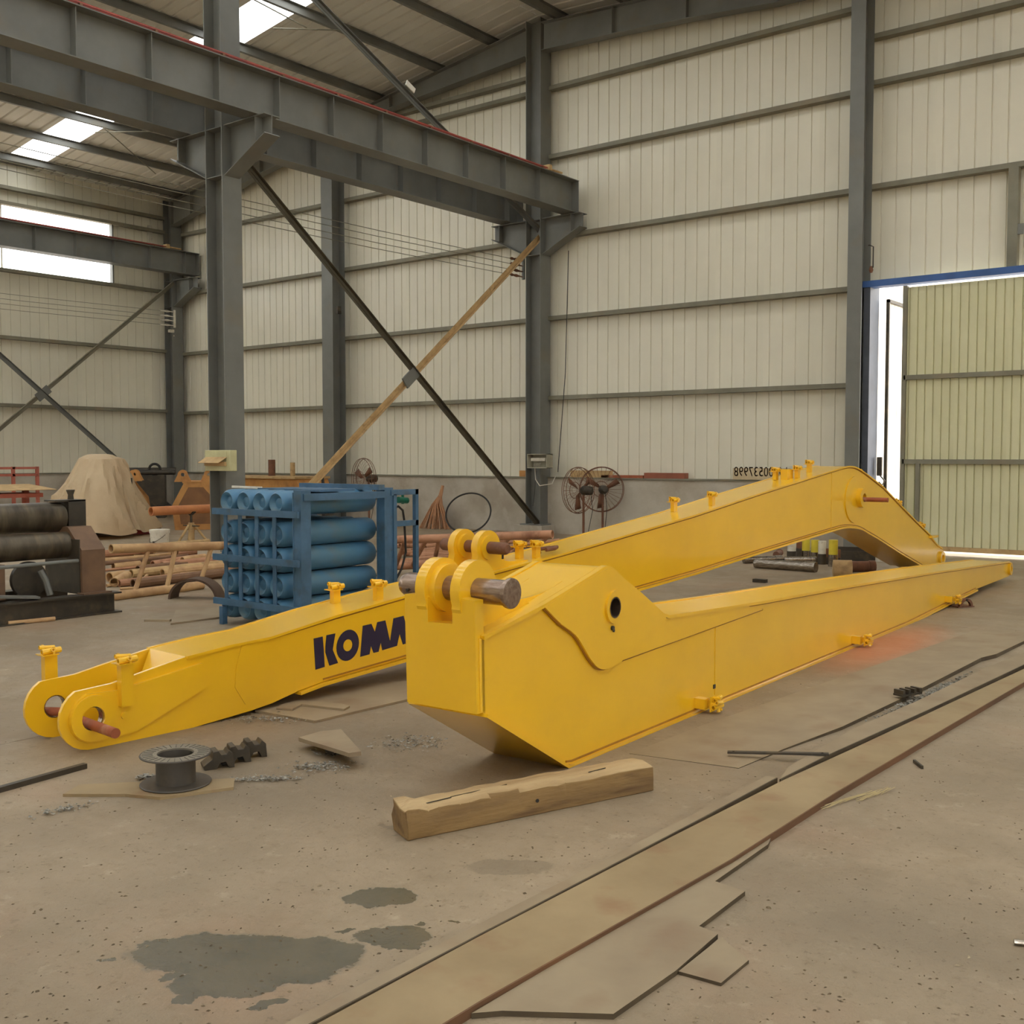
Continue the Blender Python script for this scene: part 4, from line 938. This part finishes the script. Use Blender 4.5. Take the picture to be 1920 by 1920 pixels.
m = MB(); m.box(-.25, .3, -.15, .15, 0, .015); m.box(-.25, .3, -.15, -.14, 0, .14); m.box(-.25, .3, .14, .15, 0, .18); m.box(-.26, -.25, -.15, .15, 0, .16); m.box(.3, .31, -.15, .15, 0, .14); m.build('tray_body', DARKST, t)
p = GZ(1655, 1052); tag(MB().prism([(-.2, -.15), (.25, -.1), (.2, .2), (-.1, .22)], 0, .1, XY).build('plate_stack', WHITE, None, p), 'pale stack of cut plates by the end of the boom', 'plates')
p = GZ(1425, 1092); tag(MB().box(-.08, .08, -.04, .04, 0, .04).build('steel_block', DARKST, None, p), 'small dark steel block alone on floor between boom and arm', 'block')

# ================================================================== LEFT BACKGROUND
# tarp-covered heap
def tarp():
    pz = GZ(190, 1004); m = MB(); n = 96; rings = 26; r3 = random.Random(11); ph = [r3.random() * 6.28 for _ in range(6)]
    top = 1.56
    def outline(a):   # base radius in the two directions
        return 1.02 + .12 * math.sin(3 * a + ph[0]) + .1 * math.sin(2 * a + ph[1])
    vs = []
    for i in range(rings + 1):
        u = i / rings
        for k in range(n):
            a = 2 * PI * k / n
            sharp = abs(math.sin(4.5 * a + ph[2])) ** .6
            fold = (abs(math.sin(1.5 * a + ph[2] + .5 * math.sin(2 * a))) ** .5 - .6) * .30 * u * (1.2 - u * .5) + .16 * (1 - abs(math.sin(4 * a + ph[3] + 1.2 * math.sin(3 * u + a)))) ** 3 * u + .09 * (1 - abs(math.sin(6.5 * a + ph[1] - 2 * u))) ** 2 * math.sin(5 * u + a) + .025 * math.sin(15 * a + ph[4] - 9 * u + 2 * math.sin(3 * a)) * u
            rt = .30 + .05 * math.cos(2 * a); rr = rt + (outline(a) - rt) * (u ** 1.05) + fold
            if u < .12: rr = rt * (u / .12) ** .5
            z = top - .05 * (u / .12) ** 2 if u < .12 else (top - .05) * (1 - (u - .12) / .88) ** .95
            hem = .10 + .16 * max(0, math.sin(1.0 * a + 3.9)) + .04 * math.sin(7 * a)
            z = z * (1 - hem / top) + hem
            z += .03 * math.sin(9 * a + 4 * u + ph[5]) * (1 - u) * u
            vs.append((rr * math.cos(a), rr * math.sin(a), z))
    fs = [(i * n + k, i * n + (k + 1) % n, (i + 1) * n + (k + 1) % n, (i + 1) * n + k) for i in range(rings) for k in range(n)]
    t = thing('covered_heap', 'tall heap of goods draped with a tan tarp, left of the tall column', 'heap', (pz.x, pz.y, 0))
    m.add(vs, fs); o = m.build('tarp', TARP, t); o.data.polygons.foreach_set('use_smooth', [True] * len(o.data.polygons))
    m2 = MB(); m2.box(-.45, .45, -.4, .4, .02, 1.1); m2.build('goods', DARKST, t)
tarp()
def tri_beam(pa_, pb_, h, mt, label, name='steel_beam', cat='beam', wd=.12):
    p, q = GZ(*pa_), GZ(*pb_); d = q - p; m = MB(); m.bar((0, 0, .008), d + Vector((0, 0, .008)), wd, .016); m.bar((0, 0, h - .008), d + Vector((0, 0, h - .008)), wd, .016); m.bar((0, 0, h / 2), d + Vector((0, 0, h / 2)), .015, h - .03)
    return tag(m.build(name, mt, None, p), label, cat)
tri_beam((186, 1004), (283, 1000), .16, pbr('red_beam_paint', (176, 56, 48), None, 4, .5), 'red steel beam on the floor under the hem of the tarp', wd=.3)
# orange tube frames at the left edge
for (x0, x1, y, h, lab, dx) in ((-30, 70, 962, .0, 'faded red tube frame standing against the left wall', 0),):
    X = -22.6; a, b = GX(-40, 900, X).y, GX(70, 900, X).y; zt_ = GX(40, 875, X).z; zs = GX(40, 888, X).z
    t = thing('tube_frame', lab, 'frame', (X, b, 0)); L_ = b - a
    for yy_ in (0, -L_ * .42, -L_ * .86): MB().box(-.03, .03, yy_ - .03, yy_ + .03, 0, zt_).build('upright', REDF, t)
    for z in (zt_ - .03, zs - .03, .42): MB().box(-.03, .03, -L_, 0, z - .025, z + .025).build('cross_rail', REDF, t)
    X2 = -20.6; c, d = GX(-20, 912, X2).y, GX(75, 912, X2).y
    t = thing('work_table', 'faded red steel table loaded with a bent sheet, in front of the tube frame', 'table', (X2, d, 0)); ztb = GX(30, 915, X2).z
    for yy_ in (-.3, -1.0, -2.2): MB().box(-.05, .05, yy_ - .05, yy_ + .05, 0, ztb + .1 * (yy_ < -.5)).build('leg', REDF, t)
    MB().box(-.5, .3, -2.6, -.1, ztb - .18, ztb - .1).build('table_top', REDF, t); MB().box(-.4, .2, -2.6, -.1, .35, .4).build('shelf', REDF, t)
    MB().strip([(-.6, ztb + .06), (-.1, ztb + .02), (.45, ztb - .03)], -2.5, .1, .01).build('bent_sheet', TANBR, t)
    MB().box(-.3, .2, -2.1, -1.3, ztb - .6, ztb - .2).build('crate', TANBR, t)
# white pail
p = Vector((-14.6, 9.75, 0)); t = thing('white_pail', 'white plastic pail with lid standing behind the tan pipe frame', 'pail', p)
MB().lathe([(.12, 0), (.145, .33), (.145, .34)], 24).build('body', WHITE, t); MB().lathe([(.152, .33), (.155, .37), (.15, .385), (.02, .39)], 24).build('lid', WHITE, t)
MB().tube([(.15 * math.cos(a), -.15 * abs(math.sin(a)) * 1.05, .31 - .12 * abs(math.sin(a))) for a in [PI * k / 12 for k in range(13)]], .004, 5).build('handle', DARKST, t)
MB().box(.02, .07, -.142, -.136, .15, .21).build('printed_label', pbr('grey_print', (110, 104, 92), None, 5, .6), t)
# pipe on a tripod stand
pt = Vector((-15.2, 10.75, 0)); t = thing('pipe_stand', 'rusty three-legged pipe stand holding up the long orange pipe', 'stand', pt)
MB().cyl((0, 0, 0), (0, 0, .42), .05, 12).build('post', TANBR, t); MB().cyl((0, 0, .42), (0, 0, .55), .02, 8).build('screw', DARKST, t)
for k in range(3):
    a = .6 + k * 2 * PI / 3; MB().tube([(.05 * math.cos(a), .05 * math.sin(a), .38), (.36 * math.cos(a), .36 * math.sin(a), .0)], .02, 8).build('leg', TANBR, t)
MB().box(-.2, .2, -.02, .02, .36, .375).build('cross_bar', DARKST, t)
m = MB(); m.bar((-.09, 0, .60), (0, 0, .545), .06, .015); m.bar((.09, 0, .60), (0, 0, .545), .06, .015); m.build('vee_rest', DARKST, t)
pz = 1.5 - (955 - 857) / FPX * (pt - EYE).dot(FW); a = GX(283, 957, -15.2); pipe((-15.2, a.y, pz), (-15.2, a.y + 3.4, pz + .0), .075, 'long orange-brown pipe resting on the three-legged stand', pbr('orange_brown_pipe', (206, 136, 84), (184, 116, 72), 3, .6))
# excavator buckets
def bucket(pos, rz, s, su, label, mt, inner):
    t = thing('excavator_bucket', label, 'bucket', pos, rz); sidep = [(-.55, 0), (.5, 0), (.72, .28), (.66, .62), (.3, .98), (-.3, .98), (-.62, .5)]
    shell = [(-.3, .96), (-.62, .5), (-.55, 0.0), (.5, .0), (.72, .28)]; T_ = lambda pp: [(a * s * su, b * s) for a, b in pp]
    for x in (-.6, .56):
        m = MB(); m.prism(T_(sidep), x * s, (x + .04) * s, YZ); ck = m.build('cheek', mt, t)
        if x > 0: m = MB(); m.prism(T_([(-.40, .12), (.40, .12), (.54, .34), (.46, .62), (.18, .88), (-.2, .88), (-.46, .5)]), .6 * s, .604 * s, YZ); m.build('cheek_panel', inner, ck)
    m = MB(); m.strip(T_(shell), -.56 * s, .56 * s, -.03 * s); m.v = [(v[1], v[0], v[2]) for v in m.v]; m.build('shell', inner, t)
    MB().box(-.6 * s, .6 * s, -.35 * s * su, .35 * s * su, .96 * s, 1.0 * s).build('top_bar', mt, t)
    for x in (-.3, .52):
        for u in (-.34, .34):
            m = MB(); m.prism([arc_pts(u * s * su, 1.13 * s, .10 * s, 0, 180, 10) + [((u - .22) * s * su, .99 * s), ((u + .22) * s * su, .99 * s)], circ(u * s * su, 1.13 * s, .045 * s, 14)], x * s, (x + .05) * s, YZ); m.build('ear', mt, t)
    for k in range(4): MB().box((-.5 + .28 * k) * s, (-.4 + .28 * k) * s, .5 * s * su, .8 * s * su, .0, .06 * s).build('tooth', DARKST, t)
    return t
BK = pbr('dark_bucket_inside', (78, 84, 78), (66, 70, 64), 3, .6)
p = GZ(378, 990); bucket((p.x - .1, p.y - .05, 0), -.62, 1.0, .78, 'large orange excavator bucket with four ears beside the tall column', ORANGE, pbr('brown_bucket_inside', (150, 104, 62), (124, 86, 54), 3, .6))
p = GZ(325, 986); bucket((p.x - .75, p.y - .75, 0), -.62, 1.0, .78, 'dark-lined orange excavator bucket partly behind the tarp heap', ORANGE, BK)
# dark cylinder assembly behind the tarp
p = GZ(275, 975); t = thing('hydraulic_parts', 'dark hydraulic cylinders stacked high behind the tarp heap', 'cylinders', (p.x - .9, p.y + .6, 0), .9)
MB().box(-.45, .45, -.3, .3, 0, 1.05).build('trestle', DARKST, t)
for z, r in ((1.16, .08), (1.12, .06)): MB().cyl((-.6, (z - 1.14) * 6, z), (.7, (z - 1.14) * 6, z), r, 14).build('barrel', DARKST, t)
MB().tube([(.2 + .13 * math.cos(a), 0, 1.2 + .13 * math.sin(a)) for a in [2 * PI * k / 20 for k in range(20)]], .03, 8, closed=True).build('ring', RUBBER, t)
# long tan base behind the middle column
a, b = GY(459, 905, 15.3), GY(574, 905, 15.3); zt_ = GY(500, 893, 15.3).z
t = thing('machine_base', 'long tan steel base with two upright stubs behind the blue rack', 'machine', (a.x, 15.3, 0)); L_ = b.x - a.x
m = MB(); m.prism([(-1.5, .3), (L_ - .35, .3), (L_, zt_ - .45), (L_ - .25, zt_ - .22), (L_ - .32, zt_ - .05), (-1.5, zt_ - .05)], 0, .9, XZ); m.build('body', ORANGE, t)
MB().box(-1.5, L_ - .3, -.05, .95, zt_ - .05, zt_).build('top_plate', TANBR, t); MB().box(-1.4, L_ - .6, .1, .8, 0, .3).build('plinth', DARKST, t)
for px, r, h, mt in ((503, .08, .36, RUST), (542, .055, .3, TANBR)):
    x = GY(px, 880, 15.6).x - a.x; MB().cyl((x, .4, zt_), (x, .4, zt_ + h), r, 14).build('stub', mt, t)
# dark bent rod by the brace foot
a, b, c = GY(585, 905, 13), GY(604, 890, 13), GY(606, 910, 13)
p0 = Vector((b.x, 13, 0)); tag(MB().tube([a - p0 - Vector((0, 0, 1.0)), a - p0, b - p0, c - p0, c - p0 - Vector((0, 0, 1.1))], .03, 8).build('bent_rod', RUBBER, None, p0), 'dark bent rod standing behind the blue rack by the tan brace', 'rod')

# ================================================================== FLOOR STEEL IN FRONT
def plate(pts, th, label, mt=PLATE, name='steel_plate', z0=0.0, group=None, cat='plate', tilt=None):
    cx = sum(p[0] for p in pts) / len(pts); cy = sum(p[1] for p in pts) / len(pts)
    m = MB(); m.prism([(p[0] - cx, p[1] - cy) for p in pts], 0, th, XY); o = m.build(name, mt, None, (cx, cy, z0), smooth=False)
    if tilt: o.rotation_euler = tilt
    return tag(o, label, cat, group)
def zplate(pts, label, mt=PLATE, name='steel_plate', low=0.0):
    """plate with a different top height at every corner: pts (x, y, ztop)"""
    cx = sum(p[0] for p in pts) / len(pts); cy = sum(p[1] for p in pts) / len(pts); n = len(pts)
    tris = tessellate_polygon([[Vector((p[0], p[1], 0)) for p in pts]])
    vs = [(p[0] - cx, p[1] - cy, p[2]) for p in pts] + [(p[0] - cx, p[1] - cy, max(low, p[2] - .03)) for p in pts]
    fs = [tuple(t) for t in tris] + [tuple(i + n for i in reversed(t)) for t in tris]
    top = MB().add(vs, fs); side = MB()
    for k in range(n):
        a, b = k, (k + 1) % n; side.add([vs[a], vs[b], vs[b + n], vs[a + n]], [(0, 1, 2, 3)])
    t = thing(name, label, 'plate', (cx, cy, 0)); top.build('plate_face', mt, t, smooth=False); side.build('cut_edge', EDGE2, t, smooth=False); return t
EDGE2 = pbr('dark_cut_edge', (92, 78, 56), (70, 58, 42), 4, .7)
def G2(x, y, z): v = GZ(x, y, z); return (v.x, v.y)
P0 = [(-2.88, 4.62, .0015), (*G2(1385, 1440, .003), .003), (*G2(1470, 1404, .008), .008), (*G2(1580, 1362, .018), .018), (*G2(1700, 1305, .024), .024), (*G2(1840, 1233, .03), .03), (-2.12, 8.55, .03), (-2.10, 9.86, .02), (-2.6, 9.86, .006), (-2.66, 8.67, .006), (-2.79, 6.52, .006), (-2.86, 5.3, .006)]
zplate(P0, 'large thin floor plate between the yellow arm and the long strips')
def long_strip(pl, pr_, th, mt, lab, z0=0.0, edge=EDGE, name='steel_strip'):
    """pl: left edge line, pr_: right edge line (top corners)"""
    cx, cy = pr_[0]; t = thing(name, lab, 'strip', (cx, cy, z0))
    poly = [(x - cx, y - cy) for x, y in pr_] + [(x - cx, y - cy) for x, y in reversed(pl)]
    MB().prism(poly, .0, th, XY).build('plate', mt, t, smooth=False)
    m = MB()
    for a, b in zip(pr_, pr_[1:]): m.bar((a[0] - cx + .002, a[1] - cy, th / 2), (b[0] - cx + .002, b[1] - cy, th / 2), .006, th + .001)
    m.build('cut_edge', edge, t, smooth=False)
    return t
T1 = .036
long_strip([G2(1478, 1438, T1), G2(1530, 1407, T1), G2(1600, 1366, T1), G2(1720, 1314, T1), G2(1850, 1251, T1), (-1.92, 9.2), (-1.7, 13)], [G2(1462, 1461, T1), G2(1555, 1414, T1), G2(1740, 1331, T1), G2(1920, 1246, T1), (-1.5, 13)], T1, PLATE, 'long grey strip beyond the short flat bar, beside the line of chips', edge=EDGE2)
T2 = .028
rl = [(-1.84, -.2)] + [G2(x, y, T2) for x, y in ((900, 1877), (1371, 1611), (1565, 1487), (1784, 1358), (1920, 1279))] + [(-1.25, 13)]
ll = [(-2.10, -.2), (-2.095, 2.5), (-2.07, 3.62), (-2.04, 4.6), (-1.99, 5.3), (-1.90, 6.8), (-1.80, 8.4), (-1.45, 13)]
long_strip(ll, rl, T2, PLATEY, 'longest tan steel strip with a rusty edge, running out of the picture')
T3 = .03
rr_ = [(-2.13, -.2)] + [G2(x, y, T3) for x, y in ((579, 1920), (900, 1751), (1300, 1542), (1456, 1458))]
long_strip([(x - .05, y) for x, y in rr_], rr_, T3, PLATE, 'narrow bar with a dark edge lying along the left side of the tan strip', edge=EDGE2, name='steel_bar')
T4 = .016
P3 = [(-1.83, 2.15)] + [G2(x, y, T4) for x, y in ((942, 1895), (1150, 1901), (1267, 1820), (1346, 1751), (1311, 1736), (1397, 1671), (1362, 1659), (1341, 1652), (1440, 1583))] + [(-1.795, 3.95), (-1.80, 3.3)]
zplate([(x, y, T4) for x, y in P3], 'thin stepped scrap plate beside the rusty edge of the tan strip')
zplate([(*G2(x, y, .01), .01) for x, y in ((1272, 1821), (1352, 1843), (1404, 1800), (1352, 1757))], 'small thin scrap plate right of the stepped one')
p, q = GZ(1364, 1412, .02), GZ(1554, 1414, .045); d = q - p; L_ = d.length
t = thing('flat_bar', 'short dark flat bar with a hole at each end, across the plates', 'bar', (p.x, p.y, .02), math.atan2(d.y, d.x))
m = MB(); m.prism([[(0, -.014), (L_, -.014), (L_, .014), (0, .014)], circ(.03, 0, .007, 12), circ(L_ - .03, 0, .007, 12)], 0, .01, XY); o = m.build('bar', DARKST, t, smooth=False); o.rotation_euler = (0, -math.asin(.02 / L_), 0)
# chips
def chips(cx, cy, rx, ry, rot, n, seed, label, mt=CHIPM, size=.012, z=0.0):
    r = random.Random(seed); m = MB(); ca, sa = math.cos(rot), math.sin(rot)
    for k in range(n):
        u, v = r.gauss(0, .45), r.gauss(0, .7)
        if abs(u) > 1 or abs(v) > 2: continue
        x = u * rx * ca - v * ry * sa; y = u * rx * sa + v * ry * ca; s = size * r.uniform(.4, 1.2); a = r.random() * 6.3; zz = z + r.random() * size * .8
        p = [(s * math.cos(a), s * math.sin(a)), (s * .4 * math.cos(a + 2), s * .4 * math.sin(a + 2)), (s * .9 * math.cos(a + 3.3), s * .9 * math.sin(a + 3.3)), (s * .4 * math.cos(a + 4.6), s * .4 * math.sin(a + 4.6))]
        h = [r.random() * s * .7 for _ in p]
        m.add([(x + p[i][0], y + p[i][1], .001 + zz + h[i]) for i in range(4)], [(0, 1, 2, 3)])
    o = m.build('metal_chips', mt, None, (cx, cy, 0), smooth=False, fix=False); o['kind'] = 'stuff'; return tag(o, label, 'chips')
c = GZ(1660, 1318); 
chips(-2.11, 6.9, .95, .03, PI / 2 - .03, 900, 1, 'line of bright metal chips along the long strips', size=.016)
g = GZ(770, 1395); chips(g.x, g.y, .22, .1, YAW, 300, 2, 'bright chips right of the pointed scrap plate')
g = GZ(600, 1440); chips(g.x, g.y, .2, .07, YAW, 260, 3, 'bright chips below the pointed scrap plate')
g = GZ(500, 1463); chips(g.x, g.y, .2, .03, YAW + .1, 220, 4, 'line of chips right of the cable spool')
g = GZ(275, 1460); chips(g.x, g.y, .06, .02, YAW, 90, 5, 'small clump of chips behind the cable spool', size=.014)
g = GZ(500, 1350); chips(g.x, g.y, .28, .07, YAW, 260, 6, 'scattered chips along the edge of the cut plate under the boom')
g = GZ(120, 1520); chips(g.x, g.y, .16, .03, YAW + .7, 130, 7, 'faint chips on the floor left of the spool')
g = GZ(620, 1415); chips(g.x, g.y, .12, .05, YAW, 120, 8, 'chips between the track links and scrap plate')
# track pad piece on the strip
p = GZ(1702, 1305, .03); t = thing('pad_piece', 'small ribbed dark steel pad lying on the chips', 'pad', (p.x, p.y, .04), 1.2)
MB().box(-.09, .09, -.035, .035, 0, .012).build('base', DARKST, t)
for k in range(4): MB().box(-.085 + .05 * k, -.065 + .05 * k, -.035, .035, .012, .038).build('rib', DARKST, t)
# timber
pa_, pb_ = GZ(765, 1577), GZ(1225, 1483); d = pb_ - pa_; L_ = d.length; t = thing('timber_beam', 'weathered square timber beam lying in front of the yellow arm', 'timber', pa_, math.atan2(d.y, d.x))
m = MB(); r = random.Random(4); n = 26; ring = [(0, 0), (.0, .05), (.006, .108), (.018, .118), (.075, .122), (.142, .12), (.15, .108), (.152, .05), (.148, 0)]; vs = []
for i in range(n + 1):
    x = L_ * i / n; j = .004 + (.012 if i < 3 else 0)
    for (y, z) in ring:
        vs.append((x + (r.uniform(-.006, .006) if i in (0, n) else 0), y + r.uniform(-j, j) * (.4 if z < .01 else 1), max(0, z + r.uniform(-j, j) * (0 if z < .01 else 1))))
k = len(ring); fs = [(i * k + a, (i + 1) * k + a, (i + 1) * k + a + 1, i * k + a + 1) for i in range(n) for a in range(k - 1)] + [(i * k + k - 1, (i + 1) * k + k - 1, (i + 1) * k, i * k) for i in range(n)] + [tuple(range(k)), tuple(n * k + a for a in reversed(range(k)))]
m.add(vs, fs); o = m.build('beam', WOODM, t); o.data.materials.append(WOODT)
for pl_ in o.data.polygons:
    if pl_.normal.z > .6: pl_.material_index = 1  # upward faces get the paler timber colour
bevel(o, .008, 2)
for x, z in ((.045, .045), (.60, .06)): MB().cyl((x, -.001, z), (x, -.004, z), .008, 12).build('nail_hole', RUBBER, t)
for x0, y0, L2 in ((.22, .06, .16), (.40, .07, .1), (.1, .04, .12), (.9, .05, .1)): MB().bar((x0, y0, .122), (x0 + L2, y0 + .012, .123), .003, .004).build('split', DARKST, t)
# cable spool
p = GZ(330, 1474); t = thing('cable_spool', 'empty dark cable spool standing on its side flange on the floor', 'spool', p)
SR = .155
MB().lathe([(.03, .016), (SR, .016), (SR + .004, .020), (SR, .024), (.03, .024)], 40).build('bottom_flange', SPOOL, t)
m = MB(); m.prism([circ(0, 0, SR - .004, 40), circ(0, 0, .082, 30)], .148, .156, XY); m.build('top_flange', pbr('dusty_flange', (128, 120, 104), (112, 104, 90), 5, .6), t)
MB().tube([(SR * math.cos(a), SR * math.sin(a), .152) for a in [2 * PI * k / 40 for k in range(40)]], .004, 6, closed=True).build('rim', SPOOL, t)
MB().lathe([(.088, .024), (.088, .149), (.080, .149), (.080, .026)], 30, close=False).build('drum', SPOOL, t)
rb0 = MB().box(.100, SR - .008, -.0013, .0013, .156, .1575).build('rib', DARKST, t)
for k in range(1, 30): a = 2 * PI * k / 30; link('rib', rb0.data, t, (0, 0, 0), (0, 0, a))
MB().lathe([(.03, .02), (.03, .1), (.022, .1), (.022, .02)], 16, close=False).build('hub', SPOOL, t)
for a in (0, PI / 2): MB().box(-.08, .08, -.004, .004, .026, .09).build('spoke_wall', SPOOL, t).rotation_euler = (0, 0, a + .3)
t.location.z = .002
q0 = [(-4.52, 2.46), (-4.42, 2.44), (-4.20, 2.66), (-3.97, 3.0), (-4.09, 3.10), (-4.30, 2.86), (-4.50, 2.58)]
plate([tuple(GZ(*c)[:2]) for c in ((118, 1494), (235, 1494), (300, 1500), (438, 1481), (440, 1464), (380, 1467), (280, 1470), (150, 1476))], .013, 'thin tan plate under the cable spool', PLATEY, z0=0)
t.location.z = -.002
# tilted pointed scrap plate
pp = [GZ(x, y, .03) for x, y in ((560, 1392), (655, 1432), (678, 1430), (640, 1380), (600, 1382))]; c = sum(pp, Vector()) / 5
m = MB(); m.prism([(v.x - c.x, v.y - c.y) for v in pp], 0, .02, XY); o = m.build('scrap_plate', PLATE, None, (c.x, c.y, .05), smooth=False); o.rotation_euler = (0.03, -.06, 0)
tag(o, 'pointed scrap plate tilted up off the floor among metal chips', 'plate')
o = MB().box(-.03, .03, -.03, .03, 0, .036).build('support_block', DARKST, None, (c.x, c.y, 0)); tag(o, 'dark block propping up the pointed scrap plate', 'block')
# three track link pieces
p0, p1 = GZ(412, 1437), GZ(485, 1414)
for k in range(3):
    p = p0.lerp(p1, k * .42); t = thing('track_link', ('nearest', 'middle', 'farthest')[k] + ' of the three dark notched steel links in a row', 'link', (p.x, p.y, 0), YAW + .45, 'three steel links right of the spool')
    m = MB(); m.prism([(-.075, 0), (-.02, .0), (-.005, .025), (.02, .028), (.035, 0), (.06, 0), (.055, .06), (.035, .075), (.025, .06), (.0, .06), (-.012, .078), (-.035, .075), (-.04, .045), (-.08, .018)], -.035, .035, XZ); m.v = [(v[0] * 1.05, v[1] * 1.3, v[2] * 1.12) for v in m.v]; bevel(m.build('link_body', DARKST, t, smooth=False), .009)
# plates below the boom
plate([tuple(GZ(*c)[:2]) for c in ((478, 1336), (590, 1356), (785, 1310), (900, 1270), (560, 1296))], .014, 'cut steel plate on the floor below the lettered boom', PLATE)
o = plate([tuple(GZ(*c, .02)[:2]) for c in ((518, 1329), (548, 1331), (566, 1322), (645, 1331), (656, 1325), (640, 1321), (560, 1314), (530, 1322))], .012, 'small bent-edged offcut on top of the cut plate', PLATE, z0=.0145)
o = MB().bar((0, 0, .012), GZ(160, 1440) - GZ(-40, 1496) + Vector((0, 0, .012)), .03, .024).build('square_bar', DARKST, None, GZ(-40, 1496)); tag(o, 'long dark square bar at the left edge of the picture', 'bar')
o = MB().cyl((0, 0, .02), GZ(103, 1164) - GZ(15, 1173) + Vector((0, 0, .02)), .02, 10).build('loose_pipe', PIPE, None, GZ(15, 1173)); tag(o, 'short pipe on the floor in front of the rolling machine', 'pipe')
o = MB().bar((0, 0, .01), GZ(320, 1165) - GZ(272, 1165) + Vector((0, 0, .01)), .05, .02).build('flat_offcut', PLATE, None, GZ(272, 1165)); tag(o, 'short flat offcut left of the blue rack', 'bar')
plate([tuple(GZ(*c)[:2]) for c in ((320, 1172), (425, 1158), (440, 1140), (330, 1146))], .016, 'flat plate on the floor at the foot of the blue rack', PLATE)
o = MB().bar((0, 0, .008), GZ(1729, 1442) - GZ(1714, 1430) + Vector((0, 0, .008)), .012, .016).build('small_rod', DARKST, None, GZ(1714, 1430)); tag(o, 'tiny dark rod on bare floor right of the long strips', 'rod')
o = MB().cyl((0, 0, .01), (.07, .03, .01), .009, 10).build('metal_nozzle', CHROME, None, GZ(1901, 1772)); tag(o, 'small metal nozzle at the right edge of the floor', 'nozzle')
# dry straw by the strip
m = MB(); r = random.Random(8); a = GZ(1535, 1520); b = GZ(1680, 1478)
for k in range(26):
    u, v = r.random() * .8, r.random() * .2; p = a.lerp(b, u); q = a.lerp(b, min(1, u + .15 + v)); s = Vector((r.uniform(-.03, .03), r.uniform(-.02, .02), 0))
    m.tube([p - a + s + Vector((0, 0, .004)), q - a + s * .4 + Vector((0, 0, .01 + .01 * r.random()))], .0014, 4)
o = m.build('dry_straw', pbr('pale_straw', (196, 176, 128), None, 5, .8), None, a); o['kind'] = 'stuff'; tag(o, 'wisp of dry straw beside the rusty strip edge', 'straw')

# fine grit and scraps strewn over the floor
r = random.Random(21); m = MB()
for k in range(1500):
    px = r.uniform(-60, 1980); py = 1180 + 800 * r.random() ** .8
    v = GZ(px, py)
    if -2.2 < v.x < -1.7 or (-3.5 < v.x < -2.9 and v.y > 4) or (-5.6 < v.x < -4.4 and v.y > 2.8): continue
    sz = r.uniform(.0025, .008) * (1.6 if r.random() < .06 else 1); a = r.random() * 6.3; e = r.uniform(.25, .9)
    c1_, s1_ = math.cos(a) * sz, math.sin(a) * sz
    m.add([(v.x + c1_, v.y + s1_, .0008), (v.x - s1_ * e, v.y + c1_ * e, .001), (v.x - c1_, v.y - s1_, .0008), (v.x + s1_ * e, v.y - c1_ * e, .001), (v.x, v.y, .001 + sz * .4)], [(0, 1, 4), (1, 2, 4), (2, 3, 4), (3, 0, 4)])
o = m.build('floor_grit', pbr('brown_grit', (112, 94, 68), (80, 68, 50), 3, .8, c3=(196, 180, 150), s3=4, a3=.8), None, smooth=False, fix=False); o['kind'] = 'stuff'; tag(o, 'fine brown grit and flakes strewn over the bare concrete floor', 'grit')
